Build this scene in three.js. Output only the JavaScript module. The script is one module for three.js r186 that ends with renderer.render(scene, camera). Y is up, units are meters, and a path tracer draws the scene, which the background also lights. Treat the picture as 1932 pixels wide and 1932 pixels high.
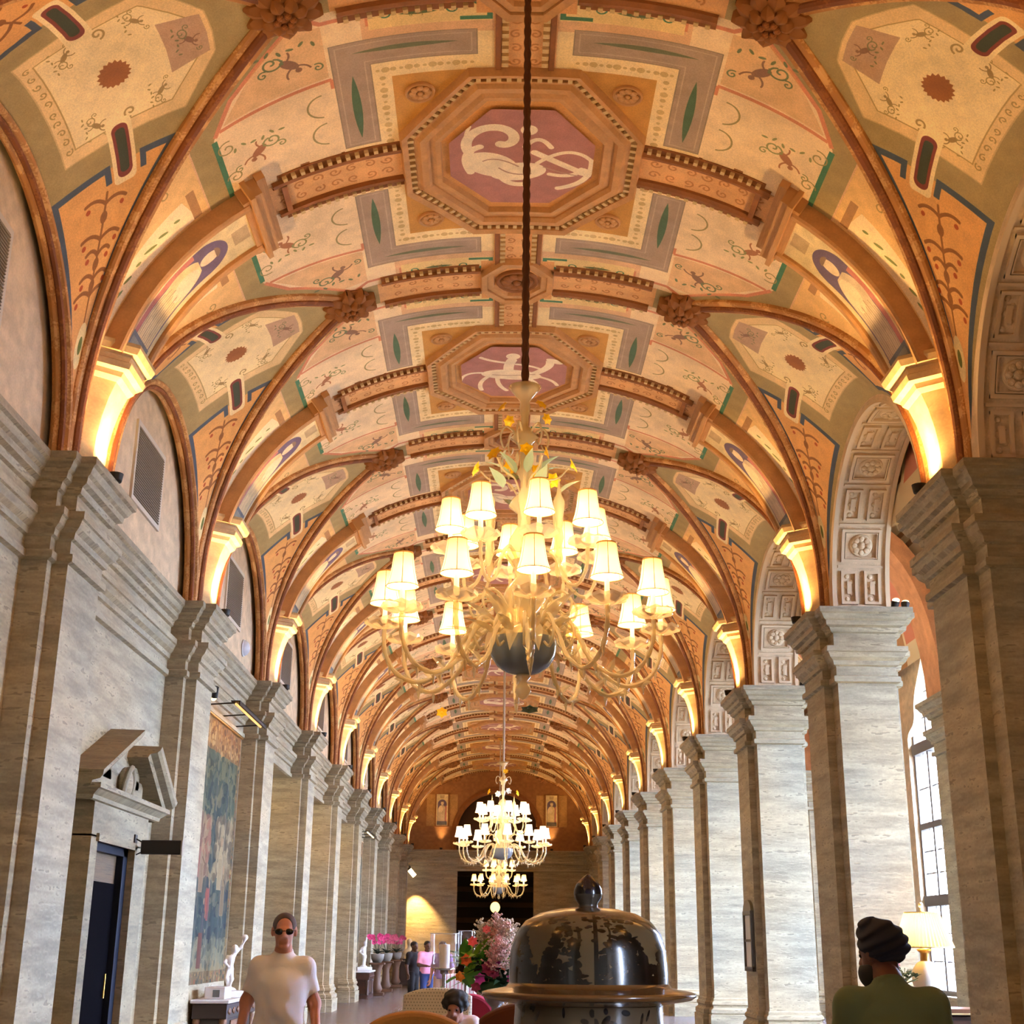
import * as THREE from 'three';
import { mergeGeometries, mergeVertices, toCreasedNormals } from 'three/addons/utils/BufferGeometryUtils.js';
import { RoundedBoxGeometry } from 'three/addons/geometries/RoundedBoxGeometry.js';
import { MarchingCubes } from 'three/addons/objects/MarchingCubes.js';
import { RectAreaLightUniformsLib } from 'three/addons/lights/RectAreaLightUniformsLib.js';

// ---------------------------------------------------------------- camera, sky, exposure
const scene = new THREE.Scene();
const camera = new THREE.PerspectiveCamera(42.253, 1, 0.05, 400);
camera.rotation.order = 'YXZ';
camera.position.set(-0.191, 1.6, 0);
camera.rotation.set(0.315397, -0.010311, 0.010295);
const renderer = new THREE.WebGLRenderer({ antialias: true });
renderer.toneMapping = THREE.LinearToneMapping;
renderer.toneMappingExposure = 1.2;
renderer.shadowMap.enabled = true;
RectAreaLightUniformsLib.init();
scene.background = new THREE.Color(47, 60, 90);          // bright overcast daylight outside the windows
const WARM = new THREE.Color(1.0, 0.61, 0.22), LAMP = new THREE.Color(1.0, 0.76, 0.47);
const I_UP = 19, I_SHADE = 0.35, I_SHADE_FAR = 0.6, I_AISLE = 9, I_TABLE = 6.5, I_PICTURE = 4;

// ---------------------------------------------------------------- helpers
const V3 = (x, y, z) => new THREE.Vector3(x, y, z), PI = Math.PI, sin = Math.sin, cos = Math.cos, hyp = Math.hypot;
let sd = 7; const rnd = () => { sd = (sd + 0x6d2b79f5) | 0; let t = Math.imul(sd ^ (sd >>> 15), 1 | sd); t = (t + Math.imul(t ^ (t >>> 7), 61 | t)) ^ t; return ((t ^ (t >>> 14)) >>> 0) / 4294967296; };
const rr = (a, b) => a + (b - a) * rnd(), lerp = (a, b, t) => a + (b - a) * t, clamp = (x, a, b) => Math.min(b, Math.max(a, x));
const smooth = (a, b, x) => { const t = clamp((x - a) / (b - a), 0, 1); return t * t * (3 - 2 * t); };
const used = new Map();
const numbered = (n) => { const k = used.get(n) || 0; used.set(n, k + 1); return k ? n + '_' + String(k).padStart(3, '0') : n; };
function tag(o, label, category, group, kind) { if (label) o.userData.label = label; if (category) o.userData.category = category; if (group) o.userData.group = group; if (kind) o.userData.kind = kind; return o; }
function thing(name, label, category, pos = [0, 0, 0], turn = 0, group) { const o = new THREE.Group(); o.name = numbered(name); o.position.set(...pos); o.rotation.y = turn; scene.add(o); return tag(o, label, category, group); }
function struct(name, pos = [0, 0, 0]) { const o = new THREE.Group(); o.name = numbered(name); o.position.set(...pos); o.userData.kind = 'structure'; scene.add(o); return o; }
function part(name, geo, m, parent, pos, label) { const o = new THREE.Mesh(geo, m); o.name = name; o.castShadow = o.receiveShadow = true; if (pos) o.position.set(...pos); if (label) o.userData.label = label; parent.add(o); if (parent === scene) o.name = numbered(name); return o; }
function copyOf(src, pos, turn, label, group) { const o = src.clone(); o.name = numbered(src.name.replace(/_\d{3}$/, '')); o.position.set(...pos); if (turn !== undefined) o.rotation.y = turn; o.userData = { ...src.userData }; if (label) o.userData.label = label; if (group) o.userData.group = group; scene.add(o); return o; }

// geometry tools: everything is non-indexed with position, normal, uv so that it merges
class G {
  constructor() { this.p = []; this.t = []; }
  tri(a, b, c, ua, ub, uc) { this.p.push(...a, ...b, ...c); this.t.push(...(ua || [0, 0]), ...(ub || [0, 0]), ...(uc || [0, 0])); return this; }
  quad(a, b, c, d, ua, ub, uc, ud) { this.tri(a, b, c, ua, ub, uc); this.tri(a, c, d, ua, uc, ud); return this; }
  build(crease = 0.6) { const g = new THREE.BufferGeometry(); g.setAttribute('position', new THREE.Float32BufferAttribute(this.p, 3)); g.setAttribute('uv', new THREE.Float32BufferAttribute(this.t, 2)); g.computeVertexNormals(); return crease ? toCreasedNormals(g, crease) : g; }
}
const flat = (g) => { if (g.index) g = g.toNonIndexed(); for (const k of Object.keys(g.attributes)) if (!['position', 'normal', 'uv'].includes(k)) g.deleteAttribute(k); if (!g.attributes.uv) g.setAttribute('uv', new THREE.Float32BufferAttribute(new Float32Array(g.attributes.position.count * 2), 2)); return g; };
const merge = (...gs) => mergeGeometries(gs.flat().filter(Boolean).map(flat));
const mv = (g, x, y, z) => g.translate(x, y, z);
const box = (w, h, d, x = 0, y = 0, z = 0) => flat(new THREE.BoxGeometry(w, h, d)).translate(x, y, z);
const boxb = (x0, x1, y0, y1, z0, z1) => box(x1 - x0, y1 - y0, z1 - z0, (x0 + x1) / 2, (y0 + y1) / 2, (z0 + z1) / 2);
const rbox = (w, h, d, r, x = 0, y = 0, z = 0, s = 2) => flat(new RoundedBoxGeometry(w, h, d, s, r)).translate(x, y, z);
const ball = (r, x = 0, y = 0, z = 0, sx = 1, sy = 1, sz = 1, n = 12) => flat(new THREE.SphereGeometry(r, n, Math.max(6, n * 0.7 | 0))).scale(sx, sy, sz).translate(x, y, z);
const lathe = (pts, n = 24) => flat(new THREE.LatheGeometry(pts.map(([r, y]) => new THREE.Vector2(r, y)), n));
function tube(pts, r, n = 8, seg = 0, closed = false) {   // r number or function of 0..1
  const c = new THREE.CatmullRomCurve3(pts.map((p) => p.isVector3 ? p : V3(...p)), closed), N = seg || pts.length * 4, g = new THREE.TubeGeometry(c, N, 1, n, closed);
  const P = g.attributes.position, A = new THREE.Vector3(), C = new THREE.Vector3();
  for (let i = 0; i <= N; i++) { const u = i / N; c.getPointAt(u, C); const rad = typeof r === 'function' ? r(u) : r; for (let j = 0; j <= n; j++) { const k = i * (n + 1) + j; A.fromBufferAttribute(P, k).sub(C).multiplyScalar(rad).add(C); P.setXYZ(k, A.x, A.y, A.z); } }
  g.computeVertexNormals(); return flat(g);
}
function bar(a, b, r, n = 8, r2 = r) { const A = V3(...a), B = V3(...b), L = A.distanceTo(B), g = new THREE.CylinderGeometry(r2, r, L, n); g.translate(0, L / 2, 0); g.applyQuaternion(new THREE.Quaternion().setFromUnitVectors(V3(0, 1, 0), B.clone().sub(A).normalize())); return flat(g.translate(...a)); }
function uvBox(g, s = 1 / 3) {   // uv in metres by the dominant axis of each face
  g = flat(g); const P = g.attributes.position, U = g.attributes.uv, a = V3(), b = V3(), c = V3();
  for (let i = 0; i < P.count; i += 3) {
    a.fromBufferAttribute(P, i); b.fromBufferAttribute(P, i + 1); c.fromBufferAttribute(P, i + 2);
    const n = b.clone().sub(a).cross(c.clone().sub(a)); const x = Math.abs(n.x), y = Math.abs(n.y), z = Math.abs(n.z);
    [a, b, c].forEach((p, k) => y > x && y > z ? U.setXY(i + k, p.x * s, p.z * s) : x > z ? U.setXY(i + k, p.z * s + 0.37, p.y * s) : U.setXY(i + k, p.x * s, p.y * s));
  }
  return g;
}
// moulding swept along a path in plan; profile [[outward, height], ...]; outward lies to the right of travel
function sweepPlan(profile, path, closed = false, caps = true) {
  const n = path.length, M = [];
  for (let i = 0; i < n; i++) {
    const a = path[closed ? (i + n - 1) % n : Math.max(0, i - 1)], p = path[i], b = path[closed ? (i + 1) % n : Math.min(n - 1, i + 1)];
    const d1 = (i > 0 || closed) ? [p[0] - a[0], p[1] - a[1]] : null, d2 = (i < n - 1 || closed) ? [b[0] - p[0], b[1] - p[1]] : null;
    const nn = (d) => { const l = hyp(...d); return [-d[1] / l, d[0] / l]; };
    const n1 = nn(d1 || d2), n2 = nn(d2 || d1), k = 1 + n1[0] * n2[0] + n1[1] * n2[1];
    M.push([(n1[0] + n2[0]) / k, (n1[1] + n2[1]) / k]);
  }
  const g = new G(), at = (i, j) => [path[i % n][0] + M[i % n][0] * profile[j][0], profile[j][1], path[i % n][1] + M[i % n][1] * profile[j][0]];
  for (let i = 0; i < (closed ? n : n - 1); i++) for (let j = 0; j < profile.length - 1; j++) g.quad(at(i, j), at(i, j + 1), at(i + 1, j + 1), at(i + 1, j));
  if (caps && !closed) for (const i of [0, n - 1]) { const v = profile.map((_, j) => at(i, j)); for (let j = 1; j < v.length - 1; j++) i ? g.tri(v[0], v[j + 1], v[j]) : g.tri(v[0], v[j], v[j + 1]); }
  return uvBox(g.build(0.35));
}
// a band swept along a curve in space; frames from a normal function; profile [[across, out], ...]
function sweep3(pts, normals, profile, closed = false, uv) {
  const n = pts.length, g = new G(), R = []; let len = 0, pl = [0]; for (let j = 1; j < profile.length; j++) pl.push(pl[j - 1] + hyp(profile[j][0] - profile[j - 1][0], profile[j][1] - profile[j - 1][1]));
  for (let i = 0; i < n; i++) {
    const a = pts[closed ? (i + n - 1) % n : Math.max(0, i - 1)], b = pts[closed ? (i + 1) % n : Math.min(n - 1, i + 1)], T = b.clone().sub(a).normalize(), N = normals[i].clone().addScaledVector(T, -normals[i].dot(T)).normalize(), B = T.clone().cross(N);
    if (i) len += pts[i].distanceTo(pts[i - 1]);
    R.push({ l: len, v: profile.map(([o, h]) => pts[i].clone().addScaledVector(B, o).addScaledVector(N, h).toArray()) });
  }
  for (let i = 0; i < (closed ? n : n - 1); i++) { const A = R[i], C = R[(i + 1) % n], lc = C.l < A.l ? A.l + 0.3 : C.l; for (let j = 0; j < profile.length - 1; j++) g.quad(A.v[j], A.v[j + 1], C.v[j + 1], C.v[j], [A.l / 3, pl[j] / 3], [A.l / 3, pl[j + 1] / 3], [lc / 3, pl[j + 1] / 3], [lc / 3, pl[j] / 3]); }
  return g.build(0.6);
}
const place = (g, pos, nrm, spin = 0) => { const q = new THREE.Quaternion().setFromUnitVectors(V3(0, 1, 0), nrm.clone().normalize()); g = g.clone(); if (spin) g.rotateY(spin); return g.applyQuaternion(q).translate(pos.x, pos.y, pos.z); };
function extrude(shape, depth, bevel = 0) { return flat(new THREE.ExtrudeGeometry(shape, { depth, bevelEnabled: bevel > 0, bevelSize: bevel, bevelThickness: bevel, bevelSegments: 2, curveSegments: 32 })); }
const polyShape = (pts) => { const s = new THREE.Shape(); pts.forEach(([x, y], i) => i ? s.lineTo(x, y) : s.moveTo(x, y)); s.closePath(); return s; };

// ---------------------------------------------------------------- textures
function noiseField(N, fx, fy, seed) {   // tileable value noise, fx by fy cells
  const L = new Float32Array(fx * fy); let s = seed * 9301 + 17; for (let i = 0; i < L.length; i++) { s = (Math.imul(s, 1664525) + 1013904223) | 0; L[i] = (s >>> 8) / 16777216; }
  const out = new Float32Array(N * N);
  for (let y = 0; y < N; y++) { const v = y / N * fy, y0 = v | 0, b = v - y0, sb = b * b * (3 - 2 * b), y1 = (y0 + 1) % fy; for (let x = 0; x < N; x++) { const u = x / N * fx, x0 = u | 0, a = u - x0, sa = a * a * (3 - 2 * a), x1 = (x0 + 1) % fx; out[y * N + x] = lerp(lerp(L[y0 * fx + x0], L[y0 * fx + x1], sa), lerp(L[y1 * fx + x0], L[y1 * fx + x1], sa), sb); } }
  return out;
}
function dataTex(N, f, srgb = true) {
  const d = new Uint8Array(N * N * 4);
  for (let i = 0; i < N * N; i++) { const c = f(i); d[i * 4] = clamp(c[0], 0, 255); d[i * 4 + 1] = clamp(c[1], 0, 255); d[i * 4 + 2] = clamp(c[2], 0, 255); d[i * 4 + 3] = 255; }
  const t = new THREE.DataTexture(d, N, N); t.wrapS = t.wrapT = THREE.RepeatWrapping; t.magFilter = THREE.LinearFilter; t.minFilter = THREE.LinearMipmapLinearFilter; if (srgb) t.colorSpace = THREE.SRGBColorSpace; t.needsUpdate = true; return t;
}
function canvasTex(w, h, draw) { const c = document.createElement('canvas'); c.width = w; c.height = h; const x = c.getContext('2d'); draw(x, w, h); const t = new THREE.CanvasTexture(c); t.colorSpace = THREE.SRGBColorSpace; t.anisotropy = 8; return t; }
const std = (color, roughness = 0.8, o = {}) => new THREE.MeshStandardMaterial({ color, roughness, ...o });
const phys = (o) => new THREE.MeshPhysicalMaterial(o);
const N1 = 1024, nA = noiseField(N1, 5, 40, 1), nB = noiseField(N1, 16, 120, 2), nC = noiseField(N1, 60, 200, 3), nD = noiseField(N1, 4, 5, 4), nE = noiseField(N1, 220, 220, 5), nF = noiseField(N1, 30, 34, 6), nG = noiseField(N1, 9, 11, 8);
const trav = (i) => 0.5 * nA[i] + 0.3 * nB[i] + 0.2 * nC[i];
const TRAV = dataTex(N1, (i) => { const v = trav(i), pit = smooth(0.66, 0.8, nB[i] * 0.55 + nC[i] * 0.45) * smooth(0.4, 0.7, nA[i]), k = 1 + (v - 0.5) * 0.5 - pit * 0.3 + (nE[i] - 0.5) * 0.07, w = (nD[i] - 0.5) * 10; return [156 * k + w, 143 * k, 115 * k - w]; });
const TRAVB = dataTex(512, (i) => { const y = (i / 512 | 0) * 2, x = (i % 512) * 2, j = y * N1 + x, h = 200 - smooth(0.62, 0.8, nB[j] * 0.55 + nC[j] * 0.45) * 130 + (nE[j] - 0.5) * 30; return [h, h, h]; }, false);
const PLAST = dataTex(512, (i) => { const y = (i / 512 | 0) * 2, x = (i % 512) * 2, j = y * N1 + x, k = 1 + (nF[j] - 0.5) * 0.13 + (nG[j] - 0.5) * 0.07 + (nE[j] - 0.5) * 0.07; return [212 * k, 196 * k, 176 * k]; });
const GILT = dataTex(512, (i) => { const y = (i / 512 | 0) * 2, x = (i % 512) * 2, j = y * N1 + x, b = smooth(0.45, 0.62, nF[j] * 0.6 + nE[j] * 0.4), k = 0.9 + nG[j] * 0.2; return [lerp(196, 232, b) * k, lerp(158, 206, b) * k, lerp(112, 166, b) * k]; });
const MARB = dataTex(512, (i) => { const y = (i / 512 | 0) * 2, x = (i % 512) * 2, j = y * N1 + x, k = 0.9 + nG[j] * 0.2 + (nF[j] - 0.5) * 0.1; return [132 * k, 122 * k, 118 * k]; });
const M = {
  trav: std(0xffffff, 0.62, { map: TRAV, bumpMap: TRAVB, bumpScale: 0.004 }),
  plaster: std(0xfff3dc, 0.85, { map: PLAST }),
  plainPlaster: std(0xe6d8bf, 0.9, { map: PLAST }),
  gilt: std(0xe8c79c, 0.7, { map: GILT }),
  rib: std(0xa06c3c, 0.72, { map: GILT }),
  ribDark: std(0xa4733f, 0.72, { map: GILT }),
  moulding: std(0xe2b684, 0.75, { map: PLAST }),
  mouldingDark: std(0xa56f3e, 0.75, { map: PLAST }),
  cream: std(0xf0dcb0, 0.8, { map: PLAST }),
  floor: std(0xffffff, 0.22, { map: MARB }),
  dark: std(0x15120f, 0.6), iron: std(0x2a2724, 0.5, { metalness: 0.6 }), brass: std(0xc8964a, 0.3, { metalness: 1 }),
  wood: std(0x4a2c1a, 0.45), woodDark: std(0x2a1810, 0.4), peach: std(0xe8b48c, 0.85, { map: PLAST }),
  skin: std(0xb98468, 0.6), skinDark: std(0x5a3826, 0.6), hairDark: std(0x15110f, 0.7), white: std(0xe9ecf2, 0.85),
};

// ---------------------------------------------------------------- the place: measures in metres, nave axis at x = 0, floor at y = 0
const BAY = 5.6, zc = (k) => -6.75 - BAY * k, zm = (k) => zc(k) - BAY / 2, K0 = -2, K1 = 10, ZEND = zm(K1), ZFRONT = zc(K0) + 2.8;
const CORN = 5.88, WL = -4.55, RECESS = [3, 4, 5];
const ENTAB = [[0, 4.9], [0.05, 4.915], [0.055, 4.95], [0.05, 4.985], [0.012, 5.0], [0.012, 5.12], [0.045, 5.135], [0.055, 5.19], [0.1, 5.23], [0.13, 5.29], [0.15, 5.3], [0.15, 5.37], [0.025, 5.38], [0.025, 5.56], [0.06, 5.575], [0.08, 5.63], [0.13, 5.655], [0.14, 5.71], [0.17, 5.735], [0.2, 5.79], [0.23, 5.81], [0.23, 5.88], [0, 5.885]];
const BASE = [[0, 0.62], [0.02, 0.6], [0.02, 0.56], [0.05, 0.53], [0.055, 0.49], [0.03, 0.46], [0.03, 0.43], [0.08, 0.39], [0.085, 0.33], [0.07, 0.3], [0.1, 0.29], [0.1, 0.0]];
{ // floor
  part('floor', uvBox(boxb(-7, 9.2, -0.2, 0, ZEND - 8, ZFRONT + 0.3), 1 / 4), M.floor, scene).userData.kind = 'structure';
  const rf = part('roof', boxb(-7, 9.2, 10.6, 10.9, ZEND - 8, ZFRONT + 0.3), M.plainPlaster, scene); rf.userData.kind = 'structure';
  part('ground', boxb(9.2, 80, -0.6, -0.4, -130, 60), std(0x77786e, 0.95), scene).userData.kind = 'structure';
}
{ // left wall: a section for each bay, then the lunette wall above the cornice
  const w = struct('wall_left');
  for (let k = K0 - 1; k <= K1; k++) {
    const z0 = k < K0 ? ZFRONT : zc(k) - 0.6, z1 = k === K1 ? ZEND : zc(k + 1) + 0.6, X0 = -5.0;
    const gs = [];
    if (RECESS.includes(k)) { gs.push(boxb(-6.6, WL, 4.9, CORN, z1, z0), boxb(-6.8, -6.4, 0, CORN, z1, z0)); }
    else if (k === 1) { gs.push(boxb(X0, WL, 0, CORN, -14.1, z0), boxb(X0, WL, 0, CORN, z1, -15.8), boxb(X0, WL, 2.66, CORN, -15.8, -14.1)); gs.push(boxb(-6.6, -6.4, 0, 3.2, -16.4, -13.6)); }
    else gs.push(boxb(X0, WL, 0, CORN, z1, z0));
    part('wall_section', uvBox(merge(gs)), M.trav, w);
  }
  part('lunette_wall', uvBox(boxb(-4.85, -4.45, CORN - 0.02, 10.7, ZEND, ZFRONT)), M.plaster, w);
  part('outer_wall', boxb(-7, -6.8, -0.2, 10.7, ZEND - 8, ZFRONT + 0.3), M.plainPlaster, w);
  const path = []; path.push([WL, ZFRONT]);
  for (let k = K0; k <= K1; k++) { const z = zc(k); path.push([WL, z + 0.65], [-4.31, z + 0.65], [-4.31, z + 0.5], [-4.17, z + 0.5], [-4.17, z - 0.5], [-4.31, z - 0.5], [-4.31, z - 0.65], [WL, z - 0.65]); }
  path.push([WL, ZEND]);
  const c = part('cornice', sweepPlan(ENTAB, path), M.trav, scene); c.userData.kind = 'structure';
  // pilasters on the left wall
  for (let k = K0; k <= K1; k++) {
    const z = zc(k), p = struct('pillar', [0, 0, z]), deep = RECESS.includes(k) || RECESS.includes(k - 1) ? -6.6 : -4.8;
    part('backing', uvBox(boxb(deep, -4.31, 0, 4.95, -0.65, 0.65)), M.trav, p);
    part('shaft', uvBox(boxb(-4.31, -4.17, 0, 4.95, -0.5, 0.5).translate(0, 0, z * 0.37)).translate(0, 0, -z * 0.37), M.trav, p);
    part('base', sweepPlan(BASE.map((q) => q.slice()), [[WL, 0.65], [-4.31, 0.65], [-4.31, 0.5], [-4.17, 0.5], [-4.17, -0.5], [-4.31, -0.5], [-4.31, -0.65], [WL, -0.65]]), M.trav, p);
  }
}
const loop = (x0, x1, x2, x3, a, b) => [[x1, b], [x1, a], [x0, a], [x0, -a], [x1, -a], [x1, -b], [x2, -b], [x2, -a], [x3, -a], [x3, a], [x2, a], [x2, b]].reverse();
const coffers = (() => { // carved frames on the underside of an arch of radius 2, x from 4.28 to 5.05
  const R = 2.0, arc = (f0, f1, xa, xb, r0, r1) => { const n = Math.max(2, Math.ceil((f1 - f0) / 0.06)), g = new G(), P = (f, r, x) => [x, r * sin(f), -r * cos(f)]; for (let i = 0; i < n; i++) { const a = lerp(f0, f1, i / n), b = lerp(f0, f1, (i + 1) / n); g.quad(P(a, r0, xa), P(a, r0, xb), P(b, r0, xb), P(b, r0, xa)); g.quad(P(a, r1, xb), P(a, r0, xb), P(b, r0, xb), P(b, r1, xb)); g.quad(P(b, r1, xa), P(b, r0, xa), P(a, r0, xa), P(a, r1, xa)); } for (const f of [f0, f1]) { g.quad(P(f, r1, xa), P(f, r1, xb), P(f, r0, xb), P(f, r0, xa)); } return g.build(0.3); };
  const frame = (f0, f1, xa, xb, w) => { const d = w / R; return [arc(f0, f1, xa, xa + w, R - 0.035, R), arc(f0, f1, xb - w, xb, R - 0.035, R), arc(f0, f0 + d, xa, xb, R - 0.035, R), arc(f1 - d, f1, xa, xb, R - 0.035, R)]; };
  const rose = (f, x, r) => { const gs = [lathe([[0.001, 0.05], [r * 0.28, 0.045], [r * 0.34, 0.02], [r * 0.85, 0.03], [r, 0.018], [r * 1.05, 0]], 20)]; for (let i = 0; i < 8; i++) gs.push(ball(r * 0.27, cos(i * PI / 4) * r * 0.62, 0.03, sin(i * PI / 4) * r * 0.62, 1, 0.45, 1, 8)); return place(merge(gs), V3(x, R * sin(f), -R * cos(f)), V3(0, -sin(f), cos(f))); };
  const out = [], n = 11, df = PI / n;
  for (let i = 0; i < n; i++) {
    const f0 = i * df + 0.03, f1 = (i + 1) * df - 0.03, gs = [arc(i * df - 0.008, i * df + 0.008, 4.36, 4.97, R - 0.02, R)];
    if (i % 2 === 0) { for (const [a, b] of [[4.4, 4.62], [4.71, 4.93]]) { gs.push(...frame(f0, f1, a, b, 0.035), arc(f0 + 0.07, f1 - 0.07, (a + b) / 2 - 0.03, (a + b) / 2 + 0.03, R - 0.025, R)); for (let j = 0; j < 5; j++) gs.push(place(ball(0.035, 0, 0, 0, 1, 0.5, 1, 6), V3((a + b) / 2 + (j % 2 ? 0.03 : -0.03), R * sin(lerp(f0, f1, (j + 1) / 6)), -R * cos(lerp(f0, f1, (j + 1) / 6))), V3(0, -sin(f0), cos(f0)))); } }
    else gs.push(...frame(f0, f1, 4.4, 4.93, 0.04), ...frame(f0 + 0.025, f1 - 0.025, 4.45, 4.88, 0.012), rose((f0 + f1) / 2, 4.665, 0.15));
    out.push(merge(gs));
  }
  out.push(merge(arc(0, PI, 4.28, 4.34, R - 0.03, R), arc(0, PI, 4.99, 5.05, R - 0.03, R)));
  return out;
})();
{ // right arcade: free-standing piers, arches between them
  const cap = sweepPlan(ENTAB, loop(4.17, 4.28, 5.05, 5.16, 0.5, 0.8), true), bs = sweepPlan(BASE, loop(4.17, 4.28, 5.05, 5.16, 0.5, 0.8), true);
  for (let k = K0; k <= K1; k++) {
    const z = zc(k), p = struct('pillar', [0, 0, z]), sh = z * 0.37;
    part('pier', uvBox(boxb(4.28, 5.05, 0, CORN + 0.0, -0.8, 0.8).translate(sh, 0, sh)).translate(-sh, 0, -sh), M.trav, p);
    part('pilaster', uvBox(merge(boxb(4.17, 4.28, 0, 4.95, -0.5, 0.5), boxb(5.05, 5.16, 0, 4.95, -0.5, 0.5)).translate(0, 0, sh)).translate(0, 0, -sh), M.trav, p);
    part('capital', cap, M.trav, p); part('base', bs, M.trav, p);
  }
  const s = polyShape([[-2.8, CORN], [-2.0, CORN], [-2.0, CORN + 0.05]]); s.curves.length = 0;
  s.moveTo(-2.8, CORN); s.lineTo(-2.0, CORN); s.absarc(0, CORN + 0.02, 2.0, PI, 0, true); s.lineTo(2.8, CORN); s.lineTo(2.8, 8.6); s.lineTo(-2.8, 8.6); s.closePath();
  const spandrel = uvBox(new THREE.ExtrudeGeometry(s, { depth: 0.77, bevelEnabled: false, curveSegments: 48 }).rotateY(-PI / 2).translate(5.05, 0, 0));
  const w = struct('wall_right');
  for (let k = K0; k <= K1; k++) { part('spandrel', spandrel, M.plaster, w, [0, 0, zm(k)]); for (const [i, c] of coffers.entries()) part(i < 11 ? 'coffer' : 'border', c, M.plaster, w, [0, CORN + 0.02, zm(k)]); }
  part('upper_wall', boxb(4.3, 5.05, 8.6, 10.7, ZEND, ZFRONT), M.plainPlaster, w);
  part('spandrel', uvBox(boxb(4.28, 5.05, 0, 10.7, ZFRONT - 0.2, ZFRONT + 0.2)), M.plaster, w);
}
{ // aisle behind the arcade: outer wall with deep arched bays, windows, painted vault
  const w = struct('wall_aisle'), XO = 8.0, XI = 8.4;
  const hole = new THREE.Shape(); hole.moveTo(-2.8, 0); hole.lineTo(-2.2, 0); hole.lineTo(-2.2, 6.75); hole.absarc(0, 6.75, 2.2, PI, 0, true); hole.lineTo(2.2, 0); hole.lineTo(2.8, 0); hole.lineTo(2.8, 9.6); hole.lineTo(-2.8, 9.6); hole.closePath();
  const arch = uvBox(new THREE.ExtrudeGeometry(hole, { depth: XI - XO, bevelEnabled: false, curveSegments: 40 }).rotateY(-PI / 2).translate(XI, 0, 0));
  const ws = new THREE.Shape(); ws.moveTo(-2.3, 0); ws.lineTo(2.3, 0); ws.lineTo(2.3, 9.1); ws.lineTo(-2.3, 9.1); ws.closePath();
  const wp = new THREE.Path(); wp.moveTo(-1.3, 0.75); wp.lineTo(-1.3, 5.75); wp.bezierCurveTo(-1.15, 6.0, -0.85, 5.85, -0.75, 6.15); wp.bezierCurveTo(-0.7, 6.7, -0.35, 6.75, 0, 7.25); wp.bezierCurveTo(0.35, 6.75, 0.7, 6.7, 0.75, 6.15); wp.bezierCurveTo(0.85, 5.85, 1.15, 6.0, 1.3, 5.75); wp.lineTo(1.3, 0.75); wp.closePath();
  const wsHole = ws.clone(); wsHole.holes.push(wp);
  const inner = uvBox(new THREE.ExtrudeGeometry(wsHole, { depth: 0.35, bevelEnabled: false, curveSegments: 16 }).rotateY(-PI / 2).translate(XI + 0.35, 0, 0)), blank = uvBox(boxb(XI, XI + 0.35, 0, 9.1, -2.3, 2.3));
  const ring = []; for (let i = 0; i <= 40; i++) { const f = PI * i / 40; ring.push(V3(XO, 6.75 + 2.3 * sin(f), -2.3 * cos(f))); }
  const archBand = sweep3(ring, ring.map(() => V3(-1, 0, 0)), [[-0.1, 0], [-0.1, 0.03], [-0.03, 0.06], [0.1, 0.06], [0.1, 0]]);
  const capA = sweepPlan(ENTAB, [[XO, -0.55], [7.78, -0.55], [7.78, 0.55], [XO, 0.55]]), capB = sweepPlan(BASE, [[XO, -0.55], [7.78, -0.55], [7.78, 0.55], [XO, 0.55]]);
  const gl = phys({ color: 0xffffff, roughness: 0.02, transmission: 1, thickness: 0 }), wood = std(0x6e665f, 0.6);
  const win = (() => { // frames in the opening, in x = 0 plane; u = z
    const X = 0, t = 0.05, f = [], b = [], panes = [];
    const vb = (u, y0, y1, w, d) => boxb(-d, d, y0, y1, u - w, u + w), hb = (y, u0, u1, w, d) => boxb(-d, d, y - w, y + w, u0, u1);
    f.push(vb(-1.27, 0.75, 5.8, 0.05, 0.06), vb(1.27, 0.75, 5.8, 0.05, 0.06), hb(0.79, -1.3, 1.3, 0.05, 0.07), hb(2.5, -1.3, 1.3, 0.1, 0.09), hb(3.95, -1.3, 1.3, 0.06, 0.06), hb(5.5, -1.3, 1.3, 0.11, 0.1));
    for (const u of [-0.43, 0.43]) f.push(vb(u, 0.75, 5.5, 0.05, 0.06), vb(u, 5.5, 6.4, 0.04, 0.05));
    const tiers = [[0.84, 2.4, 3], [2.6, 3.89, 3], [4.01, 5.39, 2]];
    for (const [y0, y1, n] of tiers) for (const u of [-0.85, 0, 0.85]) { b.push(vb(u, y0, y1, 0.011, 0.015)); for (let j = 1; j < n; j++) b.push(hb(lerp(y0, y1, j / n), u - 0.38, u + 0.38, 0.011, 0.015)); for (let j = 0; j < n; j++) for (const e of [-0.19, 0.19]) panes.push(boxb(-0.003, 0.003, lerp(y0, y1, j / n), lerp(y0, y1, (j + 1) / n), u + e - 0.19, u + e + 0.19)); }
    for (const u of [-0.85, 0, 0.85]) b.push(vb(u, 5.6, u ? 5.95 : 7.2, 0.011, 0.015)); b.push(hb(6.1, -0.75, 0.75, 0.011, 0.015), hb(6.6, -0.5, 0.5, 0.011, 0.015));
    panes.push(boxb(-0.003, 0.003, 5.6, 7.25, -0.75, 0.75));
    return [merge(f), merge(b), panes];
  })();
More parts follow.
